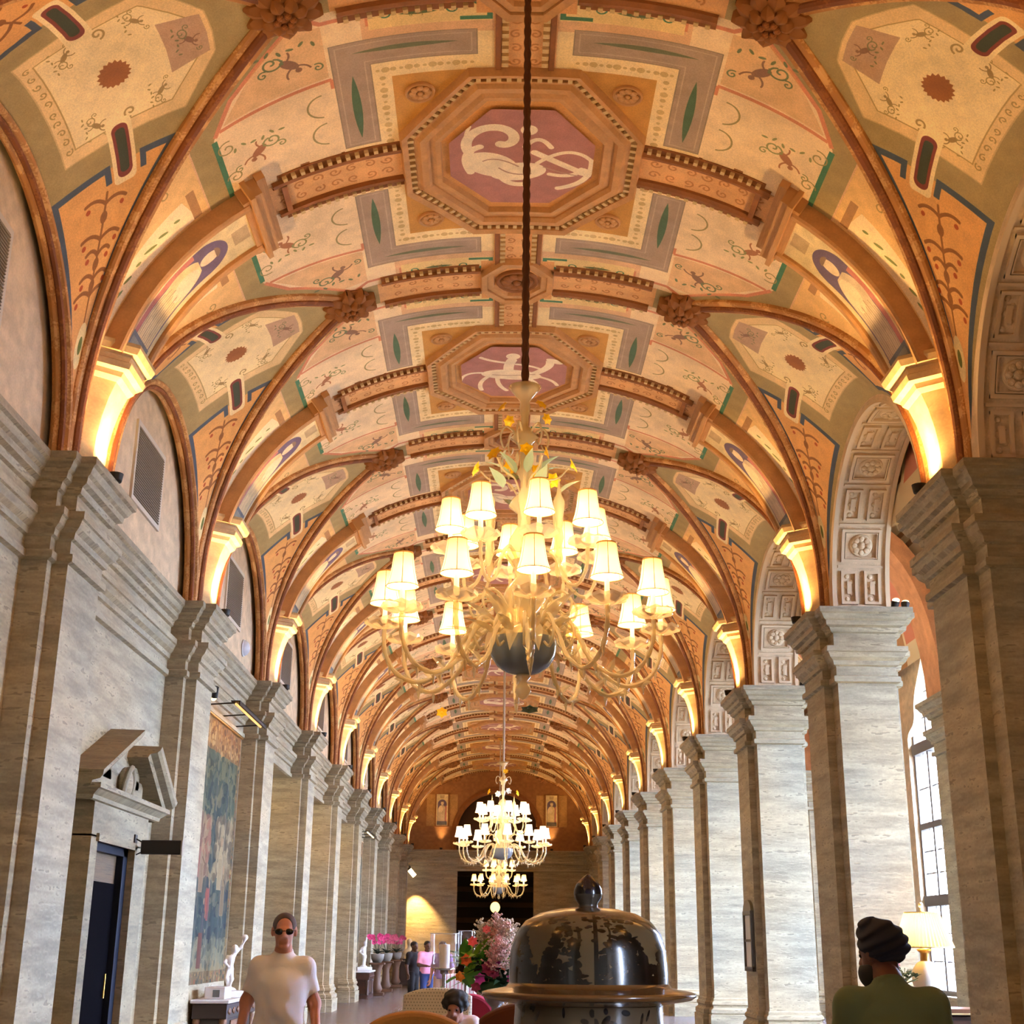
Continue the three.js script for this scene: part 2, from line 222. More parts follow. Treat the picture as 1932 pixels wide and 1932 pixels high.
  for (let k = K0; k <= K1; k++) {
    const z = zm(k), lit = k >= 1 && k <= 7;
    part('arched_bay', arch, M.peach, w, [0, 0, z]); part('arch_band', archBand, M.mouldingDark, w, [0, 0, z]);
    part('bay_wall', lit ? inner : blank, M.plaster, w, [0, 0, z]);
    const p = struct('pillar', [0, 0, zc(k)]);
    part('shaft', uvBox(boxb(7.78, XO + 0.2, 0, 4.95, -0.55, 0.55)), M.trav, p); part('capital', capA, M.trav, p); part('base', capB, M.trav, p);
    if (lit) { const wn = struct('window', [XI + 0.16, 0, z]); part('window_frame', win[0], wood, wn); part('glazing_bar', win[1], wood, wn); for (const q of win[2]) part('pane', q, gl, wn); part('window_sill', uvBox(boxb(-0.3, 0.2, 0.66, 0.75, -1.4, 1.4)), M.trav, wn); }
  }
  const tex = canvasTex(512, 1024, (x, W, H) => { // u across the vault, v along one bay
    x.fillStyle = '#ecd9ae'; x.fillRect(0, 0, W, H); x.fillStyle = '#b48858'; x.fillRect(0, 0, W, 70); x.fillRect(0, H - 70, W, 70); x.fillStyle = '#d98a6a'; for (const a of [90, H - 200]) { x.fillRect(30, a, 120, 110); x.fillRect(W - 150, a, 120, 110); }
    x.strokeStyle = '#a88050'; x.lineWidth = 8; x.strokeRect(170, 110, W - 340, H - 220); x.strokeRect(40, 230, 110, H - 460); x.strokeRect(W - 150, 230, 110, H - 460);
    x.fillStyle = '#5f9a88'; for (const [a, b] of [[95, 300], [W - 95, 300], [95, H - 300], [W - 95, H - 300], [W / 2, H / 2]]) { x.beginPath(); x.arc(a, b, 38, 0, 7); x.fill(); x.stroke(); }
    x.strokeStyle = '#9c7450'; x.lineWidth = 3; for (let i = 0; i < 60; i++) { x.beginPath(); x.arc(200 + (i * 67) % (W - 400), 140 + (i * 149) % (H - 280), 8 + i % 9, i, i + 4); x.stroke(); }
  });
  const vault = new G(), n = 20, P = (i, z) => { const f = PI * i / n; return [6.525 - 1.475 * cos(f), 6.95 + 2.25 * sin(f), z]; };
  for (let i = 0; i < n; i++) vault.quad(P(i, -2.8), P(i, 2.8), P(i + 1, 2.8), P(i + 1, -2.8), [i / n, 0], [i / n, 1], [(i + 1) / n, 1], [(i + 1) / n, 0]);
  const vg = vault.build(0.8), vm = std(0xffffff, 0.85, { map: tex });
  const tr = []; for (let i = 0; i <= n; i++) { const f = PI * i / n; tr.push(V3(6.38 - 1.3 * cos(f), 5.9 + 2.9 * sin(f), 0)); }
  const rib = sweep3(tr, tr.map((p) => V3(6.38 - p.x, 5.9 - p.y - 0.01, 0)), [[-0.45, -0.3], [-0.45, 0], [-0.3, 0.03], [0.3, 0.03], [0.45, 0], [0.45, -0.3]]);
  for (let k = K0; k <= K1; k++) { const c = struct('ceiling', [0, 0, zc(k)]); part('vault', vg, vm, c); part('arch_rib', rib, M.peach, c); }
  const o = struct('wall_outer'); part('wall_section', merge(boxb(8.75, 9.2, -0.2, 0.0, ZEND - 1, ZFRONT), boxb(8.4, 9.2, 9.0, 10.7, ZEND - 1, ZFRONT), boxb(5.0, 9.2, -0.2, 10.7, ZFRONT, ZFRONT + 0.3), boxb(5.0, 9.2, -0.2, 10.7, ZEND - 0.3, ZEND)), M.plainPlaster, o);
  for (let k = K0; k <= K1 + 1; k++) part('wall_section', boxb(8.4, 8.75, -0.2, 9.2, zc(k) - 0.55, zc(k) + 0.55), M.plainPlaster, o);
}
{ // end wall with its dark doorway, blind arch and cornice, and the wall behind the viewer
  const w = struct('wall_end'), z = ZEND;
  part('wall_section', uvBox(merge(boxb(-5, -1.95, 0, CORN, z - 0.5, z), boxb(1.7, 5.1, 0, CORN, z - 0.5, z), boxb(-1.95, 1.7, 5.05, CORN, z - 0.5, z))), M.trav, w);
  const s = new THREE.Shape(); s.moveTo(-5, CORN); s.lineTo(5.1, CORN); s.lineTo(5.1, 10.7); s.lineTo(-5, 10.7); s.closePath(); const h = new THREE.Path(); h.moveTo(-2.05, CORN); h.lineTo(-2.05, 6.6); h.absarc(-0.05, 6.6, 2.0, PI, 0, true); h.lineTo(1.95, CORN); h.closePath(); s.holes.push(h);
  part('tympanum', uvBox(extrude(s, 0.5).translate(0, 0, z - 0.5)), std(0xb88a5e, 0.85, { map: PLAST }), w);
  const r = []; for (let i = 0; i <= 30; i++) { const f = PI * i / 30; r.push(V3(-0.05 - 2.1 * cos(f), 6.6 + 2.1 * sin(f), z)); } r.unshift(V3(-2.15, CORN, z)); r.push(V3(2.05, CORN, z));
  part('arch_moulding', sweep3(r, r.map(() => V3(0, 0, 1)), [[-0.14, 0], [-0.14, 0.06], [0, 0.1], [0.14, 0.05], [0.14, 0]]), M.mouldingDark, w);
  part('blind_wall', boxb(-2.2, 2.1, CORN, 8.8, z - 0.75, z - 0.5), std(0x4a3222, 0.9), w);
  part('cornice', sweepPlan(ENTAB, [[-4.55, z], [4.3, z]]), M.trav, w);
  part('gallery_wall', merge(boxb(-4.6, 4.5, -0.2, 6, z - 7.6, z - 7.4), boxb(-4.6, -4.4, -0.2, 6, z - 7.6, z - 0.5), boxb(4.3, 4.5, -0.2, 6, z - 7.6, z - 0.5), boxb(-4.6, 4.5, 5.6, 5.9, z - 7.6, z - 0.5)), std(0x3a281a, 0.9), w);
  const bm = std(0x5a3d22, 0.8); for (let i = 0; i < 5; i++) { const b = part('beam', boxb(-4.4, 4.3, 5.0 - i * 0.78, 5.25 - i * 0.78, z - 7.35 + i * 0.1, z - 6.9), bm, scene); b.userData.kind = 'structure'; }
  const f = struct('wall_front'); part('wall_section', uvBox(boxb(-7, 5.1, -0.2, 10.7, ZFRONT, ZFRONT + 0.3)), M.trav, f);
}

// ---------------------------------------------------------------- painted vault
const VA = 4.26, VB = 3.66, VN = 2.25, VY = 6.0, vy = (x) => VY + VB * Math.pow(Math.max(0, 1 - Math.pow(Math.min(Math.abs(x) / VA, 1), VN)), 1 / VN);
const ARC = (() => { const n = 2400, X = [], Y = [], S = [0]; for (let i = 0; i <= n; i++) { const f = i / n * PI / 2; const x = VA * Math.pow(sin(f), 2 / VN), y = VY + VB * Math.pow(Math.max(0, cos(f)), 2 / VN); X.push(x); Y.push(y); if (i) S.push(S[i - 1] + hyp(x - X[i - 1], y - Y[i - 1])); } return { X, Y, S, n, L: S[n] }; })();
function arcAt(s) { let a = 0, b = ARC.n; while (b - a > 1) { const m = (a + b) >> 1; ARC.S[m] <= s ? a = m : b = m; } const t = clamp((s - ARC.S[a]) / (ARC.S[b] - ARC.S[a] || 1), 0, 1), x = lerp(ARC.X[a], ARC.X[b], t), y = lerp(ARC.Y[a], ARC.Y[b], t), i0 = Math.max(0, a - 12), i1 = Math.min(ARC.n, b + 12), dx = ARC.X[i1] - ARC.X[i0], dy = ARC.Y[i1] - ARC.Y[i0], l = hyp(dx, dy); return [x, y, dy / l, -dx / l]; }
const SL = ARC.L;
const VP = (s, t, h = 0) => { const [x, y, nx, ny] = arcAt(Math.min(Math.abs(s), SL - 1e-4)), q = s < 0 ? -1 : 1; return V3(q * (x + nx * h), y + ny * h, t); };   // s along the arch from the crown, t along the nave, h into the room
const VNORM = (s) => { const [, , nx, ny] = arcAt(Math.min(Math.abs(s), SL - 1e-4)); return V3((s < 0 ? -1 : 1) * nx, ny, 0); };
const groinT = (x) => 2.8 - 1.05 * Math.max(0, x - 2.1);
function sweepV(path, profile, closed = false) {   // moulding on the vault along [[s, t], ...]
  const P = []; const n0 = path.length;
  for (let i = 0; i < (closed ? n0 : n0 - 1); i++) { const a = path[i], b = path[(i + 1) % n0], m = Math.max(1, Math.ceil(Math.abs(b[0] - a[0]) / 0.22)); for (let j = 0; j < m; j++) P.push([lerp(a[0], b[0], j / m), lerp(a[1], b[1], j / m)]); } if (!closed) P.push(path[n0 - 1]);
  const n = P.length, Mi = P.map((p, i) => { const a = P[closed ? (i + n - 1) % n : Math.max(0, i - 1)], b = P[closed ? (i + 1) % n : Math.min(n - 1, i + 1)], nn = (u, v) => { const d = [v[0] - u[0], v[1] - u[1]], l = hyp(...d); return l < 1e-9 ? null : [-d[1] / l, d[0] / l]; }; const n1 = nn(a, p) || nn(p, b), n2 = nn(p, b) || n1, k = 1 + n1[0] * n2[0] + n1[1] * n2[1]; return [(n1[0] + n2[0]) / k, (n1[1] + n2[1]) / k]; });
  const g = new G(), at = (i, j) => VP(P[i][0] + Mi[i][0] * profile[j][0], P[i][1] + Mi[i][1] * profile[j][0], profile[j][1]).toArray();
  for (let i = 0; i < (closed ? n : n - 1); i++) for (let j = 0; j < profile.length - 1; j++) g.quad(at(i, j), at(i, j + 1), at((i + 1) % n, j + 1), at((i + 1) % n, j));
  return uvBox(g.build(0.35));
}
function blocksV(path, closed, step, w, d, h, off = 0, h0 = 0.0) {   // small blocks in a row along a path on the vault
  const out = []; const n = path.length;
  for (let i = 0; i < (closed ? n : n - 1); i++) { const a = path[i], b = path[(i + 1) % n], L = hyp(b[0] - a[0], b[1] - a[1]), m = Math.floor(L / step), nx = -(b[1] - a[1]) / L, ny = (b[0] - a[0]) / L; for (let j = 0; j < m; j++) { const u = (j + 0.5) / m, s = lerp(a[0], b[0], u) + nx * off, t = lerp(a[1], b[1], u) + ny * off; out.push([s, t, Math.atan2(b[1] - a[1], b[0] - a[0])]); } }
  return merge(out.map(([s, t, a]) => { const p = VP(s, t, h0), N = VNORM(s), X = VP(s + 0.05, t, h0).sub(p).normalize(), Z = V3(0, 0, 1), A = X.clone().multiplyScalar(cos(a)).addScaledVector(Z, sin(a)), B = X.clone().multiplyScalar(-sin(a)).addScaledVector(Z, cos(a)); return box(w, h, d, 0, h / 2, 0).applyMatrix4(new THREE.Matrix4().makeBasis(A, N, B.negate()).setPosition(p)); }));
}
const rosette = (r, petals, h = 0.05) => { const gs = [lathe([[r, 0], [r, h * 0.5], [r * 0.93, h * 0.8], [r * 0.86, h * 0.5], [r * 0.8, h * 0.25], [0.001, h * 0.3]], 24), ball(r * 0.2, 0, h * 0.6, 0, 1, 0.7, 1, 8)]; for (let i = 0; i < petals; i++) { const a = i * 2 * PI / petals; gs.push(ball(r * 0.27, cos(a) * r * 0.5, h * 0.45, sin(a) * r * 0.5, 1, 0.5, 1, 8)); } return merge(gs); };

// ---- painting
const PX = 300;
function curl(x, cx, cy, r, a0, turns, dir, w) { x.lineWidth = w; x.beginPath(); for (let i = 0; i <= 40; i++) { const u = i / 40, a = a0 + dir * turns * 2 * PI * u, q = r * (1 - 0.85 * u); i ? x.lineTo(cx + q * cos(a), cy + q * sin(a)) : x.moveTo(cx + q * cos(a), cy + q * sin(a)); } x.stroke(); }
function beast(x, cx, cy, k, c1, c2, flip = 1) {   // a scrolling grotesque: body, head, tail, leaves
  x.save(); x.translate(cx, cy); x.scale(flip * k, k); x.lineCap = 'round'; x.strokeStyle = c1; x.fillStyle = c1;
  x.beginPath(); x.ellipse(0, 0, 26, 13, -0.7, 0, 7); x.fill(); x.beginPath(); x.arc(19, -26, 8, 0, 7); x.fill(); x.lineWidth = 7; x.beginPath(); x.moveTo(14, -14); x.lineTo(19, -24); x.stroke();
  x.lineWidth = 5; x.beginPath(); x.moveTo(10, -10); x.quadraticCurveTo(36, -8, 46, -28); x.stroke(); x.beginPath(); x.moveTo(4, -14); x.quadraticCurveTo(-14, -30, -8, -46); x.stroke(); x.beginPath(); x.moveTo(-8, 10); x.quadraticCurveTo(8, 26, 2, 40); x.stroke();
  x.strokeStyle = c2; curl(x, -40, 22, 26, 0, 1.2, -1, 5); x.beginPath(); x.moveTo(-14, 10); x.quadraticCurveTo(-14, 30, -30, 34); x.stroke(); curl(x, -62, -6, 14, 1, 1.1, 1, 4); curl(x, 62, -36, 14, 2, 1.2, -1, 4); for (let i = 0; i < 6; i++) { x.beginPath(); x.ellipse(-70 + i * 26, 50 + 6 * sin(i * 2), 9, 4, i, 0, 7); x.fillStyle = c2; x.fill(); } x.restore();
}
function candelabra(x, cx, y0, y1, c1, c2) { const H = y1 - y0; x.strokeStyle = c1; x.lineWidth = H * 0.022; x.lineCap = 'round'; x.beginPath(); x.moveTo(cx, y0); x.lineTo(cx, y1); x.stroke(); for (const [u, w] of [[0.04, 0.2], [0.32, 0.2], [0.44, 0.13], [0.62, 0.16], [0.74, 0.2]]) for (const q of [-1, 1]) { x.strokeStyle = c1; x.lineWidth = H * 0.03; x.beginPath(); x.moveTo(cx, y0 + H * (u + 0.05)); x.quadraticCurveTo(cx + q * H * w * 0.5, y0 + H * (u - 0.03), cx + q * H * w, y0 + H * (u + 0.02)); x.stroke(); x.fillStyle = c2; x.beginPath(); x.arc(cx + q * H * w * 0.85, y0 + H * (u + 0.07), H * 0.022, 0, 7); x.fill(); } x.fillStyle = c1; for (const u of [0.2, 0.56, 0.72]) { x.beginPath(); x.ellipse(cx, y0 + H * u, H * 0.035, H * 0.05, 0, 0, 7); x.fill(); } }
function age(x, W, H, amt = 0.07) { const im = x.getImageData(0, 0, W, H), d = im.data; for (let y = 0; y < H; y++) for (let i = 0; i < W; i++) { const k = 1 + (nF[(y & 1023) * N1 + (i & 1023)] - 0.5) * amt + (nE[((y * 2) & 1023) * N1 + ((i * 2) & 1023)] - 0.5) * amt * 1.4 + (nG[(y >> 1 & 1023) * N1 + (i >> 1 & 1023)] - 0.5) * amt * 1.3, o = (y * W + i) * 4; d[o] *= k; d[o + 1] *= k; d[o + 2] *= k; } x.putImageData(im, 0, 0); }
const PAL = { ground: '#dcb696', cream: '#eedac0', pale: '#f0e0c4', olive: '#a2926a', mauve: '#a5948c', yellow: '#eedcb6', gold: '#c4924a', purple: '#a56f66', frieze: '#d8a878', brown: '#8c5a32', green: '#46806a', red: '#d08a70', blue: '#47566e', orange: '#dca86c', ink: '#8a6a48' };
function poly(x, pts, fill, stroke, w) { x.beginPath(); pts.forEach(([a, b], i) => i ? x.lineTo(a * PX, b * PX) : x.moveTo(a * PX, b * PX)); x.closePath(); if (fill) { x.fillStyle = fill; x.fill(); } if (stroke) { x.strokeStyle = stroke; x.lineWidth = w * PX; x.lineJoin = 'miter'; x.stroke(); } }
function line(x, pts, c, w) { x.beginPath(); pts.forEach(([a, b], i) => i ? x.lineTo(a * PX, b * PX) : x.moveTo(a * PX, b * PX)); x.strokeStyle = c; x.lineWidth = w * PX; x.lineJoin = 'miter'; x.lineCap = 'butt'; x.stroke(); }
function spindle(x, s0, t0, s1, t1, w, c) { const a = [s0 * PX, t0 * PX], b = [s1 * PX, t1 * PX], m = [(a[0] + b[0]) / 2, (a[1] + b[1]) / 2], l = hyp(b[0] - a[0], b[1] - a[1]), n = [-(b[1] - a[1]) / l * w * PX, (b[0] - a[0]) / l * w * PX]; x.fillStyle = c; x.beginPath(); x.moveTo(...a); x.quadraticCurveTo(m[0] + n[0], m[1] + n[1], ...b); x.quadraticCurveTo(m[0] - n[0], m[1] - n[1], ...a); x.fill(); }
const gsx = (s) => groinT(arcAt(s)[0]);   // half width of the vault strip at arc length s
const VAULT_TEX = canvasTex(1885, 1680, (x, W, H) => {
  const quarter = () => {   // s to the right from the crown, t downwards from the pilaster axis
    x.fillStyle = PAL.ground; x.fillRect(0, 0, W, 2.82 * PX);
    const gl = (o) => { const q = []; for (let s = 3.15 - o; s >= 2.1; s -= 0.07) q.push([s - o * 0.4, gsx(Math.max(2.1, s)) - o]); return q; };
    poly(x, [[1.7, 0.2], [3.34, 0.2], [3.34, 1.62], ...gl(0.0), [1.7, 2.8]], PAL.olive);
    const edge = gl(0.24); poly(x, [[1.5, 0.27], [3.08, 0.27], [3.08, 1.42], ...edge, [1.86, 2.55], [1.5, 2.55]], PAL.cream);
    line(x, [[3.08, 1.4], [3.08, 0.47], [2.82, 0.47]], PAL.green, 0.06); line(x, [[1.84, 1.62], [3.0, 1.5]], PAL.red, 0.045); line(x, [[1.84, 1.62], [1.84, 1.48]], PAL.red, 0.04);
    line(x, [[1.43, 2.26], [1.43, 2.42], [1.86, 2.42], ...edge.slice().reverse().filter((q) => q[0] > 1.95), [3.06, 1.45]], PAL.red, 0.05); poly(x, [[1.86, 1.66], [2.95, 1.55], ...edge.slice(4, -2), [1.86, 2.38]], 'rgba(214,168,122,0.55)');
    x.strokeStyle = '#9a9068'; x.lineWidth = 6; for (const a of [0.8, 1.25]) { x.beginPath(); x.arc(1.95 * PX, a * PX, 52, -1.4, 1.5); x.stroke(); }
    beast(x, 2.68 * PX, 0.94 * PX, 1.15, '#a87458', '#8f9468', 1); beast(x, 2.2 * PX, 2.0 * PX, 1.25, '#8a6a5c', '#6e7c60', -1); curl(x, 2.98 * PX, 0.72 * PX, 28, 0, 1.3, 1, 5); curl(x, 2.98 * PX, 1.2 * PX, 34, 2, 1.3, -1, 5);
    line(x, [[1.86, 0.42], [1.86, 0.3], [2.3, 0.3], [2.3, 0.42], [2.22, 0.42]], PAL.brown, 0.035);
    // stepped bands round the octagon
    poly(x, [[0.29, 2.05], [0.29, 1.48], [1.26, 1.48], [1.26, 0.26], [1.82, 0.26], [1.82, 2.08]], PAL.yellow); poly(x, [[0.45, 1.72], [1.46, 1.72], [1.46, 0.46], [1.82, 0.46], [1.82, 2.08], [0.45, 2.08]], PAL.mauve, '#8d8178', 0.012); line(x, [[0.5, 1.77], [1.51, 1.77], [1.51, 0.5], [1.77, 0.5], [1.77, 2.03], [0.5, 2.03], [0.5, 1.77]], '#bcaba0', 0.012);
    spindle(x, 0.62, 1.92, 1.62, 1.92, 0.065, '#67715e'); spindle(x, 1.64, 0.58, 1.64, 1.6, 0.09, '#4c6c56');
    x.fillStyle = '#c9b184'; for (let i = 0; i < 26; i++) { const h = i < 13 ? [0.5 + i * 0.075, 1.6] : [1.36, 0.34 + (i - 13) * 0.095]; x.beginPath(); x.arc(h[0] * PX, h[1] * PX, 6 + (i % 3) * 3, 0, 7); x.fill(); }
    poly(x, [[0, 0], [1.27, 0], [1.27, 1.49], [0, 1.49]], PAL.gold); poly(x, [[0, 0], [1.24, 0], [1.24, 0.52], [0.54, 1.47], [0, 1.47]], '#d29a5c');
    poly(x, [[0.3, 2.2], [1.43, 2.2], [1.43, 2.54], [0.52, 2.54], [0.3, 2.36]], '#e6cf9c'); line(x, [[1.4, 2.52], [0.52, 2.52], [0.33, 2.34], [0.33, 2.24], [0.6, 2.24]], PAL.green, 0.05); spindle(x, 0.8, 2.36, 1.15, 2.36, 0.05, '#5a6c4c'); curl(x, 1.28 * PX, 2.38 * PX, 26, 0, 1.2, 1, 5); curl(x, 0.66 * PX, 2.38 * PX, 22, 2, 1.2, -1, 5); beast(x, 0.95 * PX, 2.38 * PX, 0.42, '#8f7a50', '#7c8458');
    // friezes
    poly(x, [[1.2, 0], [2.72, 0], [2.72, 0.26], [1.2, 0.26]], PAL.frieze); poly(x, [[0, 1.45], [0.29, 1.45], [0.29, 2.4], [0, 2.4]], PAL.frieze); poly(x, [[0.3, 2.55], [1.75, 2.55], [1.75, 2.82], [0.3, 2.82]], PAL.frieze); poly(x, [[0, 2.3], [0.45, 2.3], [0.45, 2.82], [0, 2.82]], '#d9a26c');
    x.strokeStyle = '#b07a48'; for (let i = 0; i < 7; i++) { curl(x, (1.42 + i * 0.19) * PX, 0.1 * PX, 20, i, 1.2, i % 2 ? 1 : -1, 6); } for (let i = 0; i < 4; i++) curl(x, 0.09 * PX, (1.6 + i * 0.2) * PX, 18, i, 1.2, i % 2 ? 1 : -1, 6); for (let i = 0; i < 6; i++) curl(x, (0.6 + i * 0.18) * PX, 2.7 * PX, 16, i, 1.1, i % 2 ? 1 : -1, 6);
    // beside the figure panel: yellow strips that run down to the springing
    poly(x, [[3.36, 0.3], [SL, 0.3], [SL, 0.6], [5, 0.8], [4, 1.25], [3.36, 1.75]], '#e3c08c'); poly(x, [[3.5, 0.5], [5.6, 0.46], [5.6, 0.6], [4.6, 0.75], [3.6, 0.88]], PAL.pale); x.fillStyle = '#a9825c'; x.fillRect(3.44 * PX, 0.5 * PX, 0.1 * PX, 0.44 * PX);
    x.fillStyle = '#7d8a5c'; for (let i = 0; i < 9; i++) { x.beginPath(); x.ellipse((3.72 + i * 0.19) * PX, (0.68 - i * 0.012) * PX, 12 + (i % 3) * 8, 6, 0.3, 0, 7); x.fill(); } x.fillStyle = '#8f9878'; x.fillRect(4.95 * PX, 0.5 * PX, 0.16 * PX, 0.12 * PX); x.strokeStyle = '#a89060'; curl(x, 3.75 * PX, 1.15 * PX, 24, 0, 1.2, 1, 5);
  };
  x.save(); x.translate(0, 2.8 * PX); quarter(); x.scale(1, -1); quarter(); x.restore(); age(x, W, H, 0.09);
});
const medallionTex = (kind) => canvasTex(600, 720, (x, W, H) => { x.fillStyle = PAL.purple; x.fillRect(0, 0, W, H); x.strokeStyle = x.fillStyle = '#ecd9bc'; x.lineCap = 'round';
  x.translate(W / 2, H / 2); x.scale(1.22, 1.22); x.translate(-W / 2 - 10, -H / 2 - 35); const q = (pts, w) => { x.lineWidth = w; x.beginPath(); x.moveTo(pts[0], pts[1]); for (let i = 2; i < pts.length; i += 4) x.quadraticCurveTo(pts[i], pts[i + 1], pts[i + 2], pts[i + 3]); x.stroke(); };
  if (kind === 0) { curl(x, 240, 300, 110, 2.6, 0.8, 1, 34); x.beginPath(); x.ellipse(215, 430, 92, 62, 0.5, 0, 7); x.fill(); x.beginPath(); x.ellipse(300, 470, 90, 50, -0.2, 0, 7); x.fill(); q([180, 330, 110, 360, 150, 470], 26); q([150, 220, 120, 300, 160, 380], 12); q([240, 480, 260, 560, 330, 540], 24); q([360, 420, 460, 300, 530, 390], 16); q([530, 390, 540, 520, 430, 560], 20); q([350, 360, 430, 420, 520, 470], 26); q([320, 330, 360, 250, 400, 330], 18); x.beginPath(); x.arc(330, 240, 26, 0, 7); x.fill(); q([400, 480, 480, 500, 500, 440], 18); x.beginPath(); x.arc(505, 455, 22, 0, 7); x.fill(); x.strokeStyle = '#b08c78'; q([190, 410, 230, 380, 300, 440], 6); q([240, 450, 280, 500, 340, 480], 6); q([380, 440, 430, 470, 490, 480], 5); }
  else { x.beginPath(); x.ellipse(300, 420, 130, 52, 0.1, 0, 7); x.fill(); q([400, 400, 470, 330, 460, 270], 36); x.beginPath(); x.ellipse(480, 262, 40, 20, 0.5, 0, 7); x.fill(); q([200, 440, 150, 500, 170, 580], 20); q([240, 460, 240, 540, 280, 590], 20); q([360, 450, 430, 500, 410, 570], 20); q([400, 430, 480, 450, 500, 510], 18); q([290, 400, 280, 330, 300, 270], 44); x.beginPath(); x.arc(305, 230, 30, 0, 7); x.fill(); q([300, 300, 220, 290, 170, 240], 18); q([320, 310, 390, 320, 430, 360], 16); q([180, 400, 90, 380, 80, 470], 16); x.strokeStyle = '#b08c78'; q([220, 420, 300, 440, 400, 410], 6); } x.setTransform(1, 0, 0, 1, 0, 0);
  age(x, W, H, 0.1); });
const figureTex = (kind) => canvasTex(300, 760, (x, W, H) => { // a standing robed figure before a round-headed niche
  x.fillStyle = '#dcc79a'; x.fillRect(0, 0, W, H); x.fillStyle = '#b9a07c'; x.fillRect(95, 24, 110, 74); x.fillStyle = '#6a5a78'; x.beginPath(); x.moveTo(34, 650); x.lineTo(34, 240); x.arc(150, 242, 116, PI, 0); x.lineTo(266, 650); x.closePath(); x.fill(); x.fillStyle = '#b8736a'; x.fillRect(228, 280, 38, 370);
  x.fillStyle = kind ? '#dfc596' : '#cdb89e'; x.beginPath(); x.moveTo(110, 268); x.quadraticCurveTo(36, 310, 44, 440); x.lineTo(42, 650); x.lineTo(226, 650); x.lineTo(222, 440); x.quadraticCurveTo(250, 310, 190, 268); x.closePath(); x.fill(); x.fillStyle = '#e3ccae'; x.beginPath(); x.ellipse(152, 216, 38, 50, 0, 0, 7); x.fill(); x.beginPath(); x.ellipse(112, 360, 60, 84, 0.2, 0, 7); x.fill(); x.strokeStyle = '#a8917c'; for (let i = 0; i < 9; i++) { x.lineWidth = 3 + (i % 3) * 2; x.beginPath(); x.moveTo(70 + i * 17, 400 + (i * 37 % 60)); x.quadraticCurveTo(60 + i * 20, 520, 62 + i * 19, 648); x.stroke(); } x.fillStyle = '#8c7464'; x.beginPath(); x.ellipse(152, 186, 40, 24, 0, PI, 0); x.fill();
  x.fillStyle = '#6a6c74'; x.fillRect(26, 650, 248, 84); x.fillStyle = '#8b8a80'; x.fillRect(50, 668, 200, 66); age(x, W, H, 0.12); });
const vaultMat = std(0xfff6e6, 0.82, { map: VAULT_TEX }), medMat = [0, 1].map((k) => std(0xffffff, 0.82, { map: medallionTex(k) })), figMat = [0, 1].map((k) => std(0xffffff, 0.82, { map: figureTex(k) }));

const OCT = [[-0.53, 1.47], [0.53, 1.47], [1.25, 0.52], [1.25, -0.52], [0.53, -1.47], [-0.53, -1.47], [-1.25, -0.52], [-1.25, 0.52]], octS = (k, m = k) => OCT.map(([s, t]) => [s * k, t * m]);
const strip = (() => { // the barrel between two pairs of lunettes
  const g = new G(), n = 40, m = 12; for (const q of [1, -1]) for (let i = 0; i < n; i++) for (let j = 0; j < m; j++) { const s0 = SL * i / n, s1 = SL * (i + 1) / n, T = (s) => s > SL - 0.01 ? 0.53 : gsx(s), c = (s, u) => { const t = lerp(-1, 1, u) * T(s); return [VP(q * s, t).toArray(), [s / SL, (t + 2.8) / 5.6]]; }, [a, ua] = c(s0, j / m), [b, ub] = c(s1, j / m), [d, ud] = c(s1, (j + 1) / m), [e, ue] = c(s0, (j + 1) / m); g.quad(a, b, d, e, ua, ub, ud, ue); } return g.build(1.2); })();
const medDisc = (() => { const g = new G(), P = octS(0.62, 0.6), uv = ([s, t]) => [0.5 + s / 1.7, 0.5 + t / 2.0], at = ([s, t]) => VP(s, t, 0.035).toArray(); const n = 6; for (let i = 0; i < 8; i++) { const a = P[i], b = P[(i + 1) % 8]; for (let j = 0; j < n; j++) { const k0 = j / n, k1 = (j + 1) / n, A = [a[0] * k0, a[1] * k0], B = [b[0] * k0, b[1] * k0], C = [b[0] * k1, b[1] * k1], D = [a[0] * k1, a[1] * k1]; g.quad(at(A), at(D), at(C), at(B), uv(A), uv(D), uv(C), uv(B)); } } return g.build(1.2); })();
const octFrames = merge(sweepV(octS(0.995), [[-0.035, 0], [-0.035, 0.07], [0.03, 0.09], [0.045, 0]], true), sweepV(octS(0.85, 0.865), [[-0.08, 0], [-0.08, 0.05], [-0.05, 0.09], [0.02, 0.09], [0.05, 0.05], [0.075, 0.045], [0.08, 0]], true), sweepV(octS(0.76, 0.77), [[-0.1, 0], [-0.08, 0.06], [-0.03, 0.06], [0.02, 0.035], [0.09, 0.03], [0.2, 0.036]], true));
const octDent = blocksV(octS(0.945), true, 0.1, 0.045, 0.07, 0.05, 0, 0.01);
const SMALL = [[-0.17, 0.5], [0.17, 0.5], [0.42, 0.2], [0.42, -0.2], [0.17, -0.5], [-0.17, -0.5], [-0.42, -0.2], [-0.42, 0.2]], smS = (k) => SMALL.map(([s, t]) => [s * k, t * k + 2.8]);
const smallFrame = merge(sweepV(smS(1), [[-0.04, 0], [-0.04, 0.06], [0.03, 0.08], [0.05, 0]], true), sweepV(smS(0.8), [[-0.05, 0], [-0.03, 0.04], [0.04, 0.04], [0.06, 0]], true));
